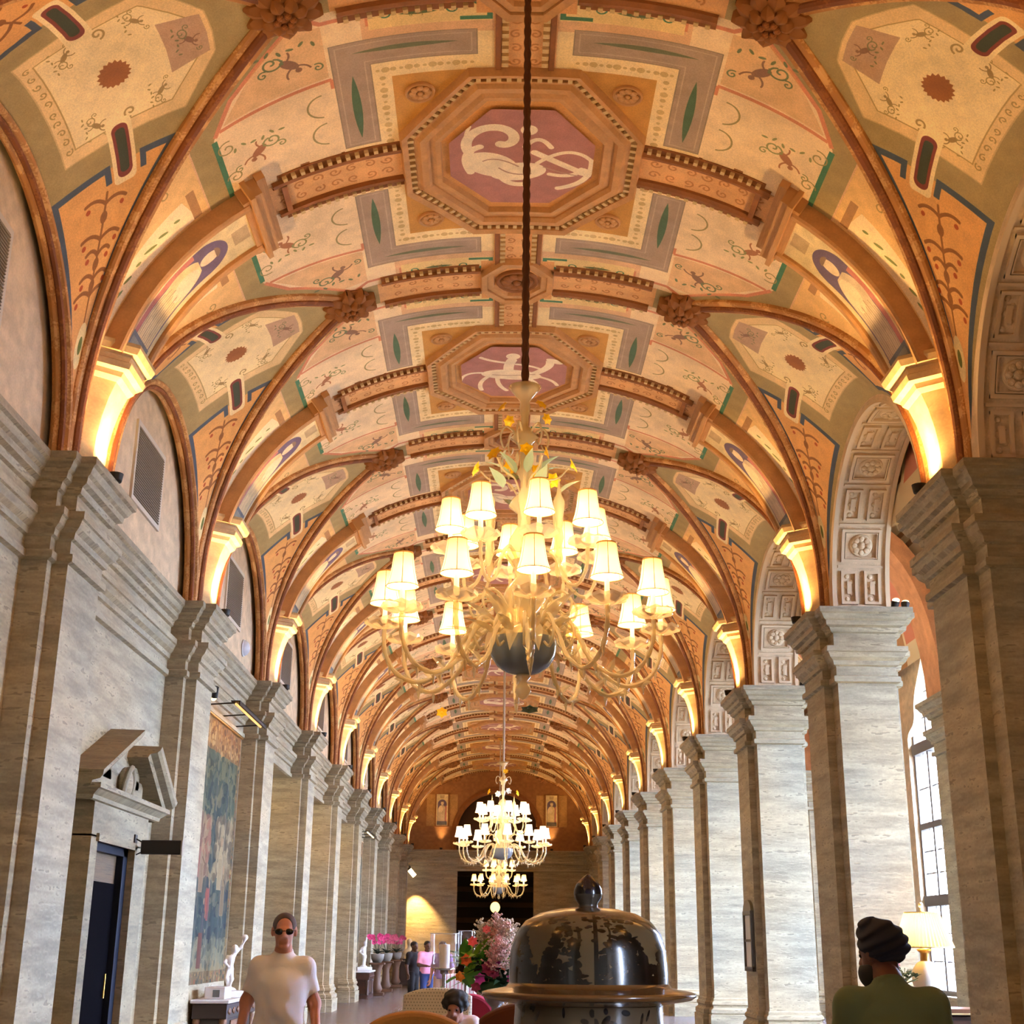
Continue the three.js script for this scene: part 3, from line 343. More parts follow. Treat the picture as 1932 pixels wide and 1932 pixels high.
const bandLines = (qs) => merge(qs.flatMap((q) => [[1.27, 0.27, 2.7, 0.27], [1.27, -0.27, 2.7, -0.27], [0.46, 2.53, 1.72, 2.53], [0.46, -2.53, 1.72, -2.53]].map(([a, b, c, d]) => sweepV([[q * a, b], [q * c, d]], [[-0.05, 0], [-0.045, 0.05], [0, 0.055], [0.045, 0.03], [0.05, 0]]))).concat(qs.flatMap((q) => [[q * 0.255, 1.48, q * 0.255, 2.36], [q * 0.255, -1.48, q * 0.255, -2.36]]).map(([a, b, c, d]) => sweepV([[a, b], [c, d]], [[-0.028, 0], [-0.025, 0.03], [0.025, 0.03], [0.028, 0]])), qs.map((q) => sweepV([[q * 2.58, -0.24], [q * 2.58, 0.24]], [[-0.03, 0], [-0.03, 0.05], [0.03, 0.05], [0.03, 0]]))));
const dentBed = merge([1, -1].flatMap((q) => [0.35, -0.35].map((t) => sweepV([[q * 1.27, t], [q * 2.62, t]], [[-0.055, 0.0], [-0.055, 0.012], [0.055, 0.012], [0.055, 0]])).concat([2.44, -2.44].map((t) => sweepV([[q * 0.48, t], [q * 1.72, t]], [[-0.05, 0], [-0.05, 0.012], [0.05, 0.012], [0.05, 0]])))), sweepV(octS(0.945), [[-0.06, 0], [-0.06, 0.014], [0.06, 0.014], [0.06, 0]], true));
const bandDent = merge([1, -1].flatMap((q) => [0.35, -0.35].map((t) => blocksV([[q * 1.3, t * 1], [q * 2.6, t * 1]], false, 0.1, 0.045, 0.055, 0.045, 0, 0.01)).concat([2.44, -2.44].map((t) => blocksV([[q * 0.5, t], [q * 1.7, t]], false, 0.1, 0.045, 0.05, 0.04, 0, 0.01)))), blocksV([[0.19, 1.55], [0.19, 2.3]], false, 0.1, 0.06, 0.06, 0.05), blocksV([[-0.19, 1.55], [-0.19, 2.3]], false, 0.1, 0.06, 0.06, 0.05), blocksV([[0.19, -1.55], [0.19, -2.3]], false, 0.1, 0.06, 0.06, 0.05), blocksV([[-0.19, -1.55], [-0.19, -2.3]], false, 0.1, 0.06, 0.06, 0.05));
const cornerRose = rosette(0.15, 8, 0.05), smallRose = rosette(0.27, 10, 0.07);
// the raised panel with the painted figure, its capital and the bracket over the springing
function slabV(q, s0, s1, w0, w1, h, n = 14) { const g = new G(), P = (s, t, hh) => VP(q * s, t, hh).toArray(), W = (u) => lerp(w0, w1, u); for (let i = 0; i < n; i++) { const a = lerp(s0, s1, i / n), b = lerp(s0, s1, (i + 1) / n), wa = W(i / n), wb = W((i + 1) / n); g.quad(P(a, -wa, h), P(b, -wb, h), P(b, wb, h), P(a, wa, h), [0, i / n], [0, (i + 1) / n], [1, (i + 1) / n], [1, i / n]); for (const e of [-1, 1]) g.quad(P(a, e * wa, h), P(b, e * wb, h), P(b, e * wb, 0), P(a, e * wa, 0)); } for (const [s, w] of [[s0, w0], [s1, w1]]) g.quad(P(s, -w, h), P(s, w, h), P(s, w, 0), P(s, -w, 0)); return g.build(0.5); }
function figPanel(q) { const g = new G(), n = 14; for (let i = 0; i < n; i++) { const a = lerp(3.06, 5.16, i / n), b = lerp(3.06, 5.16, (i + 1) / n), w = 0.33, P = (s, t) => VP(q * s, t, 0.156).toArray(); g.quad(P(a, -w), P(b, -w), P(b, w), P(a, w), [0, 1 - i / n], [0, 1 - (i + 1) / n], [1, 1 - (i + 1) / n], [1, 1 - i / n]); } return g.build(1.2); }
const panelRims = (q) => merge(...[-1, 1].map((e) => sweepV([[q * 3.04, e * 0.4], [q * 5.2, e * 0.4]], [[-0.05, 0], [-0.05, 0.19], [-0.02, 0.205], [0.03, 0.205], [0.05, 0.18], [0.05, 0]])));
const capBlock = (q) => merge(slabV(q, 2.76, 2.86, 0.62, 0.62, 0.09, 2), slabV(q, 2.86, 2.96, 0.56, 0.56, 0.2, 2), slabV(q, 2.96, 3.02, 0.6, 0.6, 0.24, 2), slabV(q, 3.02, 3.1, 0.5, 0.5, 0.18, 2));
function hexSweep(q, levels) { // half-hexagon plan growing with height; levels [[y, x reach, half width], ...]
  const g = new G(), ring = ([y, X, w]) => [[q * 4.3, y, -w], [q * lerp(4.3, X, 0.25), y, -w], [q * X, y, -w * 0.52], [q * X, y, w * 0.52], [q * lerp(4.3, X, 0.25), y, w], [q * 4.3, y, w]]; for (let i = 0; i < levels.length - 1; i++) { const a = ring(levels[i]), b = ring(levels[i + 1]); for (let j = 0; j < 5; j++) g.quad(a[j], a[j + 1], b[j + 1], b[j]); } const t = ring(levels[levels.length - 1]), u = ring(levels[0]); for (const r of [t, u]) for (let j = 1; j < 5; j++) g.tri(r[0], r[j], r[j + 1]); return uvBox(g.build(0.3)); }
const bracketCap = (q) => hexSweep(q, [[6.86, 4.0, 0.42], [6.9, 3.95, 0.46], [6.95, 3.93, 0.47], [6.97, 3.87, 0.52], [7.03, 3.85, 0.53], [7.05, 3.88, 0.5], [7.1, 3.86, 0.5], [7.12, 3.8, 0.56], [7.18, 3.77, 0.58], [7.22, 3.77, 0.58]]);
const bracketStem = (q) => hexSweep(q, [[5.9, 4.14, 0.4], [6.1, 4.15, 0.39], [6.3, 4.14, 0.38], [6.5, 4.11, 0.38], [6.7, 4.06, 0.39], [6.86, 4.0, 0.41]]);
// carved boss where the ribs of a lunette meet
const boss = (() => { const lf = (L, W, curlUp) => { const g = new G(), n = 7, P = (i, c) => { const u = i / n, w = W * sin(PI * Math.min(0.97, 0.15 + u * 0.82)) * (1 + 0.18 * sin(u * 18)), y = 0.04 + curlUp * sin(u * 2.6); return [c * w, y - 0.35 * c * c * w + (c ? 0 : 0.015), L * u * (1 - 0.12 * u)]; }; for (let i = 0; i < n; i++) for (const c of [-1, 1]) { g.quad(P(i, 0), P(i + 1, 0), P(i + 1, c), P(i, c)); g.quad(P(i, c), P(i + 1, c), [P(i + 1, c)[0] * 0.9, 0, P(i + 1, c)[2]], [P(i, c)[0] * 0.9, 0, P(i, c)[2]]); } return g.build(0.8); };
  const gs = [lathe([[0.3, 0], [0.31, 0.04], [0.24, 0.07], [0.15, 0.1], [0.1, 0.17], [0.001, 0.2]], 20)]; for (let i = 0; i < 10; i++) gs.push(lf(0.4, 0.1, 0.11).rotateY(i * PI / 5)); for (let i = 0; i < 8; i++) gs.push(lf(0.26, 0.075, 0.17).rotateY(0.3 + i * PI / 4)); for (let i = 0; i < 6; i++) gs.push(ball(0.035, cos(i) * 0.07, 0.2, sin(i) * 0.07, 1, 1, 1, 7)); return merge(gs); })();

function ribBay() {
  const o = new THREE.Group(); o.name = 'ceiling'; o.userData.kind = 'structure';
  part('vault', strip, vaultMat, o); part('medallion', medDisc, medMat[0], o); part('medallion_frame', octFrames, M.moulding, o);
  const d = part('dentil_row', octDent, M.cream, o); d.userData.kind = 'stuff'; const d2 = part('dentil_row', bandDent, M.cream, o); part('dentil_bed', dentBed, M.mouldingDark, o); d2.userData.kind = 'stuff';
  for (const q of [1, -1]) { part('frieze_moulding', bandLines([q]), M.mouldingDark, o);
    for (const t of [1, -1]) part('rosette', place(cornerRose, VP(q * 1.03, t * 1.2), VNORM(q * 1.03)), M.moulding, o);
    part('panel_capital', capBlock(q), M.moulding, o); part('figure_panel', slabV(q, 3.04, 5.2, 0.4, 0.4, 0.15), M.cream, o); part('painted_figure', figPanel(q), figMat[q > 0 ? 0 : 1], o); part('panel_moulding', panelRims(q), M.moulding, o);
    part('bracket_cap', bracketCap(q), M.cream, o); part('bracket_stem', bracketStem(q), M.cream, o); }
  part('small_frame', smallFrame, M.moulding, o); part('rosette', place(smallRose, VP(0, 2.8), V3(0, -1, 0)), M.mouldingDark, o);
  return o;
}
const bay0 = ribBay();
for (let k = K0; k <= K1; k++) { const b = k === K0 ? bay0 : bay0.clone(); b.name = numbered('ceiling'); b.position.z = zc(k); b.userData = { kind: 'structure' }; if (k !== K0 && ((k + 20) % 2 === 0)) b.children.find((c) => c.name === 'medallion').material = medMat[1]; scene.add(b); }

// ---- lunettes: webs between the groins and the wall arches
const XW = 4.3, RW = 2.05, YW = 5.9, lunW = (f, e) => V3(XW, YW + RW * sin(f), e * RW * cos(f)), lunG = (f, e) => { const d = 2.27 * cos(f), x = 2.1 + d / 1.05; return V3(Math.min(x, VA), vy(Math.min(x, VA - 1e-6)), e * d); };
const webL = (a) => { const f = (1 - Math.abs(a)) * PI / 2; return lunW(f, 1).distanceTo(lunG(f, 1)); }, AM = 3.25, DM = 2.75;
const WEB_TEX = canvasTex(2000, 846, (x, W, H) => { // metres: A round the arch from its crown, D from the wall arch towards the groin
  const s = W / 2 / AM, X = (a) => W / 2 + a * s, Y = (d) => H - d * s, Dg = (A) => webL(clamp(A / AM, -1, 1)); x.fillStyle = PAL.olive; x.fillRect(0, 0, W, H);
  const pl = (pts, f, st, w) => { x.beginPath(); pts.forEach(([a, r], i) => i ? x.lineTo(X(a), Y(r)) : x.moveTo(X(a), Y(r))); x.closePath(); if (f) { x.fillStyle = f; x.fill(); } if (st) { x.strokeStyle = st; x.lineWidth = w; x.stroke(); } };
  const C = (m) => [[-0.7 + m, 0.3 + m], [0.7 - m, 0.3 + m], [0.72 - m, Dg(0.72) - 0.3 - m], [0.24 - m * 0.4, Dg(0.24) - 0.45 - m], [-0.24 + m * 0.4, Dg(0.24) - 0.45 - m], [-0.72 + m, Dg(0.72) - 0.3 - m]];
  pl(C(0), '#e6cca0', '#c9b088', 4); pl(C(0.13), '#f3e2bd', '#b49a68', 4); const t = Dg(0.24) - 0.47; pl([[-0.3, t - 0.42], [0.3, t - 0.42], [0.22, t - 0.03], [-0.22, t - 0.03]], '#bd9f8c');
  x.fillStyle = '#9c6236'; x.beginPath(); for (let i = 0; i <= 36; i++) { const a = i * PI / 18, q = (i % 2 ? 40 : 48); i ? x.lineTo(X(0) + q * cos(a), Y(0.95) + q * sin(a)) : x.moveTo(X(0) + q * cos(a), Y(0.95) + q * sin(a)); } x.fill();
  beast(x, X(0), Y(t - 0.2), 0.7, '#8a6a5c', '#7c7c60');
  for (const e of [-1, 1]) {
    beast(x, X(e * 0.46), Y(0.66), 0.62, '#9c8458', '#a4905c', e); beast(x, X(e * 0.44), Y(1.3), 0.6, '#a08a60', '#a4905c', -e); x.strokeStyle = '#a89060'; curl(x, X(e * 0.5), Y(0.98), 20, 0, 1.2, e, 6); for (let i = 0; i < 5; i++) curl(x, X(e * (0.08 + i * 0.12)), Y(0.37), 12, i, 1.1, e, 4);
    const n = 20, m = Dg(0.86) / 2, fan = [], lo = [], hi = []; for (let i = 0; i <= n; i++) { const A = lerp(0.98, 3.05, i / n), d = Dg(A), k = Math.min(0.1, d * 0.2); lo.push([e * A, k + 0.02]); hi.push([e * A, d - Math.min(0.2, d * 0.34)]); } fan.push(...lo, ...hi.slice().reverse());
    pl(fan, PAL.orange); const st = (pts) => { x.beginPath(); pts.forEach(([a, r], q) => q ? x.lineTo(X(a), Y(r)) : x.moveTo(X(a), Y(r))); x.strokeStyle = PAL.blue; x.lineWidth = 20; x.stroke(); };
    st([[e * 1.14, m - 0.18], [e * 0.98, m - 0.18], ...lo]); st([[e * 1.14, m + 0.2], [e * 0.98, m + 0.2], ...hi]);
    x.save(); x.translate(X(e * 1.2), Y(Dg(1.2) * 0.46)); x.rotate(Math.atan2(Y(Dg(2.8) * 0.46) - Y(Dg(1.2) * 0.46), X(e * 2.8) - X(e * 1.2)) - PI / 2); candelabra(x, 0, 0, 350, '#8a5c34', '#a8502c'); x.fillStyle = '#f0e0ac'; x.beginPath(); x.ellipse(0, 400, 30, 56, 0, 0, 7); x.fill(); x.fillStyle = '#6f7a3c'; x.beginPath(); x.ellipse(0, 400, 12, 22, 0, 0, 7); x.fill(); x.restore();
    const tx = X(e * 0.86), ty = Y(m); x.fillStyle = '#f2e2bc'; x.beginPath(); x.roundRect(tx - 104, ty - 38, 208, 76, 16); x.fill(); x.fillStyle = '#7c3a34'; x.beginPath(); x.roundRect(tx - 88, ty - 25, 176, 50, 22); x.fill(); x.fillStyle = '#3c4434'; x.beginPath(); x.roundRect(tx - 72, ty - 15, 144, 30, 12); x.fill(); }
  age(x, W, H, 0.09);
});
const webMat = std(0xfff6e6, 0.82, { map: WEB_TEX });
function lunette(q) {
  const n = 36, m = 8, g = new G(), rib = [], ribN = [], wall = [], wallN = [];
  const at = (i, j) => { const a = -1 + 2 * i / n, f = (1 - Math.abs(a)) * PI / 2, e = a < 0 ? 1 : -1, w = lunW(f, e), gr = lunG(f, e), r = j / m, p = w.clone().lerp(gr, r); p.y += 0.12 * sin(PI * r) * sin(f); p.x *= q; return p; };
  for (let i = 0; i < n; i++) for (let j = 0; j < m; j++) { const T = (a, b) => [a / n, b / m * webL(-1 + 2 * a / n) / DM]; g.quad(at(i, j).toArray(), at(i + 1, j).toArray(), at(i + 1, j + 1).toArray(), at(i, j + 1).toArray(), T(i, j), T(i + 1, j), T(i + 1, j + 1), T(i, j + 1)); }
  for (let i = 0; i <= n; i++) { const a = -1 + 2 * i / n, f = (1 - Math.abs(a)) * PI / 2, e = a < 0 ? 1 : -1; const w = lunW(f, e); w.x *= q; wall.push(w); wallN.push(V3(-q * 0.8, -sin(f), -e * cos(f))); }
  const mk = (e) => { const P = [], Nn = []; for (let i = 0; i <= 22; i++) { const f = PI / 2 * Math.pow(i / 22, 1); const p = lunG(f, e); const bx = VNORM(p.x > 4.25 ? SL - 0.05 : ARC.S[ARC.X.findIndex((v) => v >= Math.min(p.x, 4.25))]); p.x *= q; P.push(p); Nn.push(V3(q * bx.x - q * 0.2, bx.y - 0.35, -e * 0.25)); } P.unshift(V3(q * 4.26, 5.9, e * 2.27)); Nn.unshift(V3(-q, 0, -e * 0.3)); return [P, Nn]; };
  const prof = [[-0.12, -0.05], [-0.12, 0.02], [-0.1, 0.04], [0.1, 0.04], [0.12, 0.02], [0.12, -0.05]], roll = [[-0.05, 0.03], [-0.045, 0.06], [-0.02, 0.08], [0.02, 0.08], [0.045, 0.06], [0.05, 0.03]];
  const wprof = q < 0 ? [[-0.1, -0.06], [-0.095, 0.02], [-0.07, 0.035], [-0.04, 0.02], [0.03, 0.02], [0.05, 0.035], [0.07, 0.02], [0.075, -0.06]] : [[-0.07, -0.05], [-0.065, 0.015], [-0.03, 0.03], [0.01, 0.02], [0.03, -0.05]];
  return { web: g.build(1.2), ribs: [1, -1].map((e) => sweep3(...mk(e), prof)), rolls: [1, -1].map((e) => sweep3(...mk(e), roll)), wall: sweep3(wall, wallN, wprof), wallRoll: q < 0 ? sweep3(wall, wallN, [[-0.035, 0.01], [-0.03, 0.045], [-0.005, 0.06], [0.02, 0.045], [0.025, 0.01]]) : null };
}
const lun = { '-1': lunette(-1), 1: lunette(1) }, bossN = V3(0.45, -1, 0).normalize();
for (let k = K0; k <= K1; k++) {
  const o = struct('ceiling', [0, 0, zm(k)]);
  for (const q of [-1, 1]) { if (k === K1) { part('lunette_web', lun[q].web, webMat, o); } else part('lunette_web', lun[q].web, webMat, o); for (const r of lun[q].ribs) part('groin_rib', r, M.gilt, o); for (const r of lun[q].rolls) part('rib_roll', r, M.rib, o); part('wall_rib', lun[q].wall, M.gilt, o); if (lun[q].wallRoll) part('rib_roll', lun[q].wallRoll, M.rib, o); part('boss', place(boss, V3(q * 2.13, vy(2.13) + 0.02, 0), V3(-q * 0.25, -1, 0)), M.ribDark, o); }
}

// ---------------------------------------------------------------- lamps on the cornice, throwing warm light up the brackets and the vault
const upGlow = std(0xfff0d0, 0.5, { emissive: 0xffb050, emissiveIntensity: 2.5 });
for (let k = K0; k <= K1; k++) for (const q of [-1, 1]) {
  const z = zc(k), near = k === 0 || k === 1, side = q < 0 ? 'left wall' : 'right-hand arcade', ord = ['', 'first', 'second', 'third', 'fourth', 'fifth', 'sixth', 'seventh', 'eighth', 'ninth', 'tenth'][Math.max(0, k)];
  const t = thing('uplight', k > 0 ? `small shielded uplight glowing on top of the ${ord} visible pillar of the ${side}` : k === 0 ? `small shielded uplight on the pillar of the ${side} level with the view's near edge` : `small shielded uplight on the ${k === -1 ? 'first' : 'second'} pillar behind the viewer, ${side}`, 'uplight', [q * 3.97, CORN + 0.005, z], 0, 'cornice uplights');
  part('housing', upHousing(), M.iron, t); part('lens', mv(lathe([[0.001, 0.0], [0.05, 0.004], [0.055, 0.0]], 12), 0, 0.075, 0), upGlow, t);
  const l = new THREE.SpotLight(WARM, I_UP, 0, 1.4, 0.6, 2); l.position.set(0, 0.1, 0); l.target.position.set(-q * 0.3, 2.0, 0); l.shadow.radius = 3; t.add(l, l.target); const s = new THREE.SpotLight(WARM, I_UP * 1.1, 0, 0.5, 0.9, 2); s.position.set(-q * 0.02, 0.1, 0); s.target.position.set(q * 0.06, 1.2, 0); s.shadow.radius = 3; t.add(s, s.target);
}
function upHousing() { return merge(lathe([[0.001, 0], [0.06, 0], [0.065, 0.02], [0.075, 0.085], [0.068, 0.085], [0.055, 0.03], [0.001, 0.03]], 14)); }

// ---------------------------------------------------------------- chandeliers of blown glass with lit shades
const glass = phys({ color: 0xf2e8cc, roughness: 0.06, transmission: 0.66, thickness: 0, ior: 1.5, specularIntensity: 1 }), glassMilk = phys({ color: 0xf4e8d0, roughness: 0.25, transmission: 0.5, thickness: 0 });
const bowlM = phys({ color: 0x7f8ca0, roughness: 0.1, transmission: 0.3, thickness: 0 }), flowerY = std(0xffcc10, 0.35, { emissive: 0xffb000, emissiveIntensity: 0.05 }), flowerW = std(0xdfeae4, 0.3), leafG = phys({ color: 0x9db8a4, roughness: 0.15, transmission: 0.4, thickness: 0 });
const sleeve = std(0x5b3317, 0.95, { bumpMap: TRAVB, bumpScale: 0.01 }), sleevePale = std(0xb9ab98, 0.9);
const shadeTex = canvasTex(512, 256, (x, W, H) => { const gr = x.createLinearGradient(0, 0, 0, H); gr.addColorStop(0, '#f2d49a'); gr.addColorStop(0.3, '#fff2d2'); gr.addColorStop(0.62, '#ffedc6'); gr.addColorStop(1, '#e6b878'); x.fillStyle = gr; x.fillRect(0, 0, W, H); x.fillStyle = 'rgba(110,70,30,0.75)'; for (let i = 0; i < 6; i++) x.fillRect(i * W / 6, 0, 5, H); x.fillRect(0, 0, W, 6); x.fillRect(0, H - 9, W, 9); });
const shadeM = std(0xf6e6c6, 0.9, { map: shadeTex, emissive: 0xffe8c0, emissiveMap: shadeTex, emissiveIntensity: 2.0 }), tubeM = std(0xfff3d8, 0.6, { emissive: 0xffe0a0, emissiveIntensity: 0.6 });
const shadeG = lathe([[0.068, 0.24], [0.074, 0.19], [0.083, 0.12], [0.096, 0.055], [0.113, 0.0], [0.116, -0.004]], 30), ringG = [mv(flat(new THREE.TorusGeometry(0.115, 0.003, 5, 30).rotateX(PI / 2)), 0, -0.002, 0), mv(flat(new THREE.TorusGeometry(0.068, 0.003, 5, 24).rotateX(PI / 2)), 0, 0.24, 0)], spiderG = merge(bar([-0.073, 0.2, 0], [0.073, 0.2, 0], 0.002, 4), bar([0, 0.2, -0.073], [0, 0.2, 0.073], 0.002, 4));
const cupG = (() => { const n = 36, g = new G(), R = [[0.02, -0.05], [0.05, -0.045], [0.1, -0.03], [0.135, -0.012], [0.14, 0.012]], P = (i, j) => { const a = i * 2 * PI / n, k = 1 + 0.08 * cos(a * 9) * j / 4, [r, y] = R[j]; return [r * k * cos(a), y - 0.012 * cos(a * 9) * (j / 4), r * k * sin(a)]; }; for (let i = 0; i < n; i++) for (let j = 0; j < 4; j++) g.quad(P(i, j), P(i + 1, j), P(i + 1, j + 1), P(i, j + 1)); return g.build(0.7); })();
const candleG = lathe([[0.001, -0.05], [0.018, -0.05], [0.022, -0.02], [0.017, 0.02], [0.017, 0.13], [0.001, 0.14]], 12);
const leafShape = (L, W, bend) => { const g = new G(), n = 8, P = (i, q) => { const u = i / n, w = W * sin(PI * Math.pow(u, 0.7)) * (1 - 0.15 * u), y = L * u; return [q * w, y, bend * u * u - 0.3 * Math.abs(q) * w]; }; for (let i = 0; i < n; i++) for (const q of [-1, 1]) g.quad(P(i, 0), P(i + 1, 0), P(i + 1, q), P(i, q)); return g.build(0.8); };
const petalFlower = (r) => { const gs = [ball(r * 0.28, 0, r * 0.1, 0, 1, 0.7, 1, 8)]; for (let i = 0; i < 6; i++) gs.push(leafShape(r, r * 0.58, r * 0.2).rotateX(1.1).rotateY(i * PI / 3)); return merge(gs); };
function twist(pts, r) { return tube(pts, (u) => r * (1 + 0.16 * sin(u * 80)), 8, 64); }
function chandelier(label, z, opts) {
  const o = thing('chandelier', label, 'chandelier', [0, 0, z]), Y = 0;
  part('ceiling_rod', tube([[0, 9.55, 0], [0, 8, 0], [0, 7, 0], [0, 5.72, 0]], (u) => 0.03 + 0.004 * sin(u * 210), 10, 160), opts.rod, o);
  part('canopy', mv(lathe([[0.001, 0], [0.03, -0.12], [0.09, -0.08], [0.13, -0.01], [0.13, 0]], 20), 0, 9.6, 0), M.brass, o);
  part('stem', mv(lathe([[0.02, 5.74], [0.13, 5.74], [0.09, 5.69], [0.035, 5.62], [0.045, 5.57], [0.03, 5.5], [0.028, 5.42], [0.07, 5.36], [0.11, 5.31], [0.06, 5.27], [0.035, 5.2], [0.035, 5.08], [0.06, 5.03], [0.03, 4.96], [0.03, 4.88], [0.09, 4.82], [0.12, 4.76], [0.05, 4.7], [0.05, 4.6], [0.11, 4.5], [0.13, 4.38], [0.07, 4.28], [0.06, 4.2], [0.13, 4.12], [0.17, 4.02], [0.09, 3.92], [0.09, 3.84], [0.21, 3.78], [0.24, 3.73]], 24), 0, 0, 0), glass, o);
  part('bowl', lathe([[0.245, 3.73], [0.25, 3.68], [0.235, 3.6], [0.19, 3.53], [0.12, 3.485], [0.04, 3.47], [0.001, 3.47]], 28), bowlM, o); part('finial', lathe([[0.04, 3.475], [0.06, 3.45], [0.03, 3.42], [0.055, 3.38], [0.06, 3.34], [0.03, 3.3], [0.001, 3.285]], 16), glass, o);
  const armL = twist([[0.16, 3.74, 0], [0.3, 3.83, 0], [0.42, 3.74, 0], [0.55, 3.52, 0], [0.75, 3.4, 0], [0.92, 3.46, 0], [1.01, 3.62, 0], [1.02, 3.8, 0]], 0.017), armU = twist([[0.08, 4.3, 0], [0.18, 4.4, 0], [0.28, 4.32, 0], [0.36, 4.14, 0], [0.46, 4.08, 0], [0.54, 4.18, 0], [0.56, 4.36, 0]], 0.014);
  const drip = [...[0.6, 0.75, 0.88, 0.97].map((x, i) => mv(lathe([[0.001, 0.03], [0.014, 0], [0.004, -0.05], [0.001, -0.06]], 8), x, [3.45, 3.37, 3.4, 3.5][i], 0)), ...[0.66, 0.82].map((x, i) => leafShape(0.12, 0.03, 0.05).rotateZ(-0.8 - i * 0.7).translate(x, [3.44, 3.42][i], 0))];
  const scroll = tube([[0.14, 3.8, 0], [0.2, 4.0, 0], [0.32, 4.06, 0], [0.4, 3.98, 0], [0.36, 3.88, 0], [0.3, 3.92, 0]], (u) => 0.016 * (1 - 0.5 * u), 7), plume = merge(leafShape(0.42, 0.07, 0.2).rotateX(0.55).rotateY(PI / 2).translate(0.2, 3.75, 0)), spire = mv(lathe([[0.012, 0], [0.03, 0.06], [0.018, 0.14], [0.035, 0.22], [0.02, 0.32], [0.038, 0.42], [0.045, 0.5], [0.02, 0.56], [0.006, 0.66], [0.001, 0.7]], 12), 0.3, 4.25, 0);
  const crown = tube([[0.03, 5.24, 0], [0.08, 5.36, 0], [0.15, 5.4, 0], [0.19, 5.32, 0], [0.16, 5.22, 0], [0.13, 5.27, 0]], (u) => 0.013 * (1 - 0.5 * u), 7), drop = mv(lathe([[0.001, 0.05], [0.018, 0], [0.006, -0.07], [0.001, -0.08]], 8), 0.18, 5.1, 0);
  const stemY = tube([[0.03, 4.8, 0], [0.12, 4.95, 0], [0.26, 4.98, 0], [0.34, 5.06, 0]], 0.008, 6), rotY = (g, a) => g.clone().rotateY(a);
  const ring = (n, off, f) => { for (let i = 0; i < n; i++) f(off + i * 2 * PI / n, i); };
  const lamp = (x, y, a, big) => { const px = x * cos(a), pz = -x * sin(a); const s = part('lamp_shade', shadeG, opts.shade, o, [px, y, pz]); for (const g of ringG) part('shade_ring', g, M.brass, s); part('shade_spider', spiderG, M.brass, s); const l = new THREE.PointLight(opts.color, big, 0, 2); l.position.set(px, y + 0.1, pz); l.shadow.radius = 2; o.add(l); };
  ring(12, opts.turn, (a) => { const r = part('arm', armL, glass, o); r.rotation.y = a; part('drip_cup', cupG, glassMilk, r, [1.02, 3.84, 0]); part('candle_tube', candleG, tubeM, r, [1.02, 3.88, 0]); for (const d of drip) part('pendant_drop', d, glass, r); lamp(1.02, 3.98, a, opts.power); });
  ring(8, opts.turn + 0.13, (a) => { const r = part('arm', armU, glass, o); r.rotation.y = a; part('drip_cup', cupG, glassMilk, r, [0.56, 4.4, 0]); part('candle_tube', candleG, tubeM, r, [0.56, 4.44, 0]); lamp(0.56, 4.54, a, opts.power); });
  if (opts.detail) {
    ring(10, 0.1, (a) => { part('scroll', rotY(scroll, a), glass, o); part('plume', rotY(plume, a + 0.3), glass, o); }); ring(6, 0.5, (a) => part('spire', rotY(spire, a), glass, o)); ring(6, 0.2, (a) => { part('scroll', rotY(crown, a), glass, o); part('drop', rotY(drop, a), glass, o); });
    ring(6, 0.9, (a, i) => { part('stalk', rotY(stemY, a), glass, o); if (i % 3 !== 1) part('flower', place(petalFlower(0.07), V3(0.36 * cos(a), 5.07, -0.36 * sin(a)), V3(cos(a), 0.5, -sin(a))), flowerY, o); part('leaf', leafShape(0.2, 0.05, 0.06).rotateX(0.7).rotateY(a + PI / 2).translate(0.26 * cos(a), 4.84, -0.26 * sin(a)), leafG, o); });
    ring(5, 1.0, (a, i) => part('flower', place(petalFlower(i === 1 ? 0.07 : 0.06), V3(0.16 * cos(a), 5.1 + 0.02 * i, -0.16 * sin(a)), V3(cos(a), 0.2, -sin(a))), i === 2 ? flowerW : flowerY, o)); ring(4, 0.6, (a) => part('flower', place(petalFlower(0.055), V3(0.2 * cos(a), 5.52, -0.2 * sin(a)), V3(cos(a), 0.6, -sin(a))), flowerY, o));
    ring(7, 0.4, (a) => part('leaf', leafShape(0.22, 0.04, 0.1).rotateX(0.6).rotateY(a + PI / 2).translate(0.1 * cos(a), 5.0, -0.1 * sin(a)), leafG, o)); ring(12, opts.turn + 0.13, (a) => part('plume', leafShape(0.3, 0.05, 0.1).rotateX(1.0).rotateY(a + PI / 2).translate(0.28 * cos(a), 3.72, -0.28 * sin(a)), glass, o));
    ring(12, 0.26, (a) => part('plume', leafShape(0.3, 0.06, 0.12).rotateX(2.1).rotateY(a + PI / 2).translate(0.2 * cos(a), 3.82, -0.2 * sin(a)), glass, o)); ring(12, 0.0, (a) => part('scroll', tube([[0.2, 3.78, 0], [0.34, 3.86, 0], [0.42, 3.74, 0], [0.36, 3.62, 0], [0.29, 3.66, 0]], (u) => 0.018 * (1 - 0.4 * u), 7).rotateY(a), glass, o));
    part('flower', place(petalFlower(0.075), V3(0.05, 3.24, -0.02), V3(0, -1, 0.3)), leafG, o);
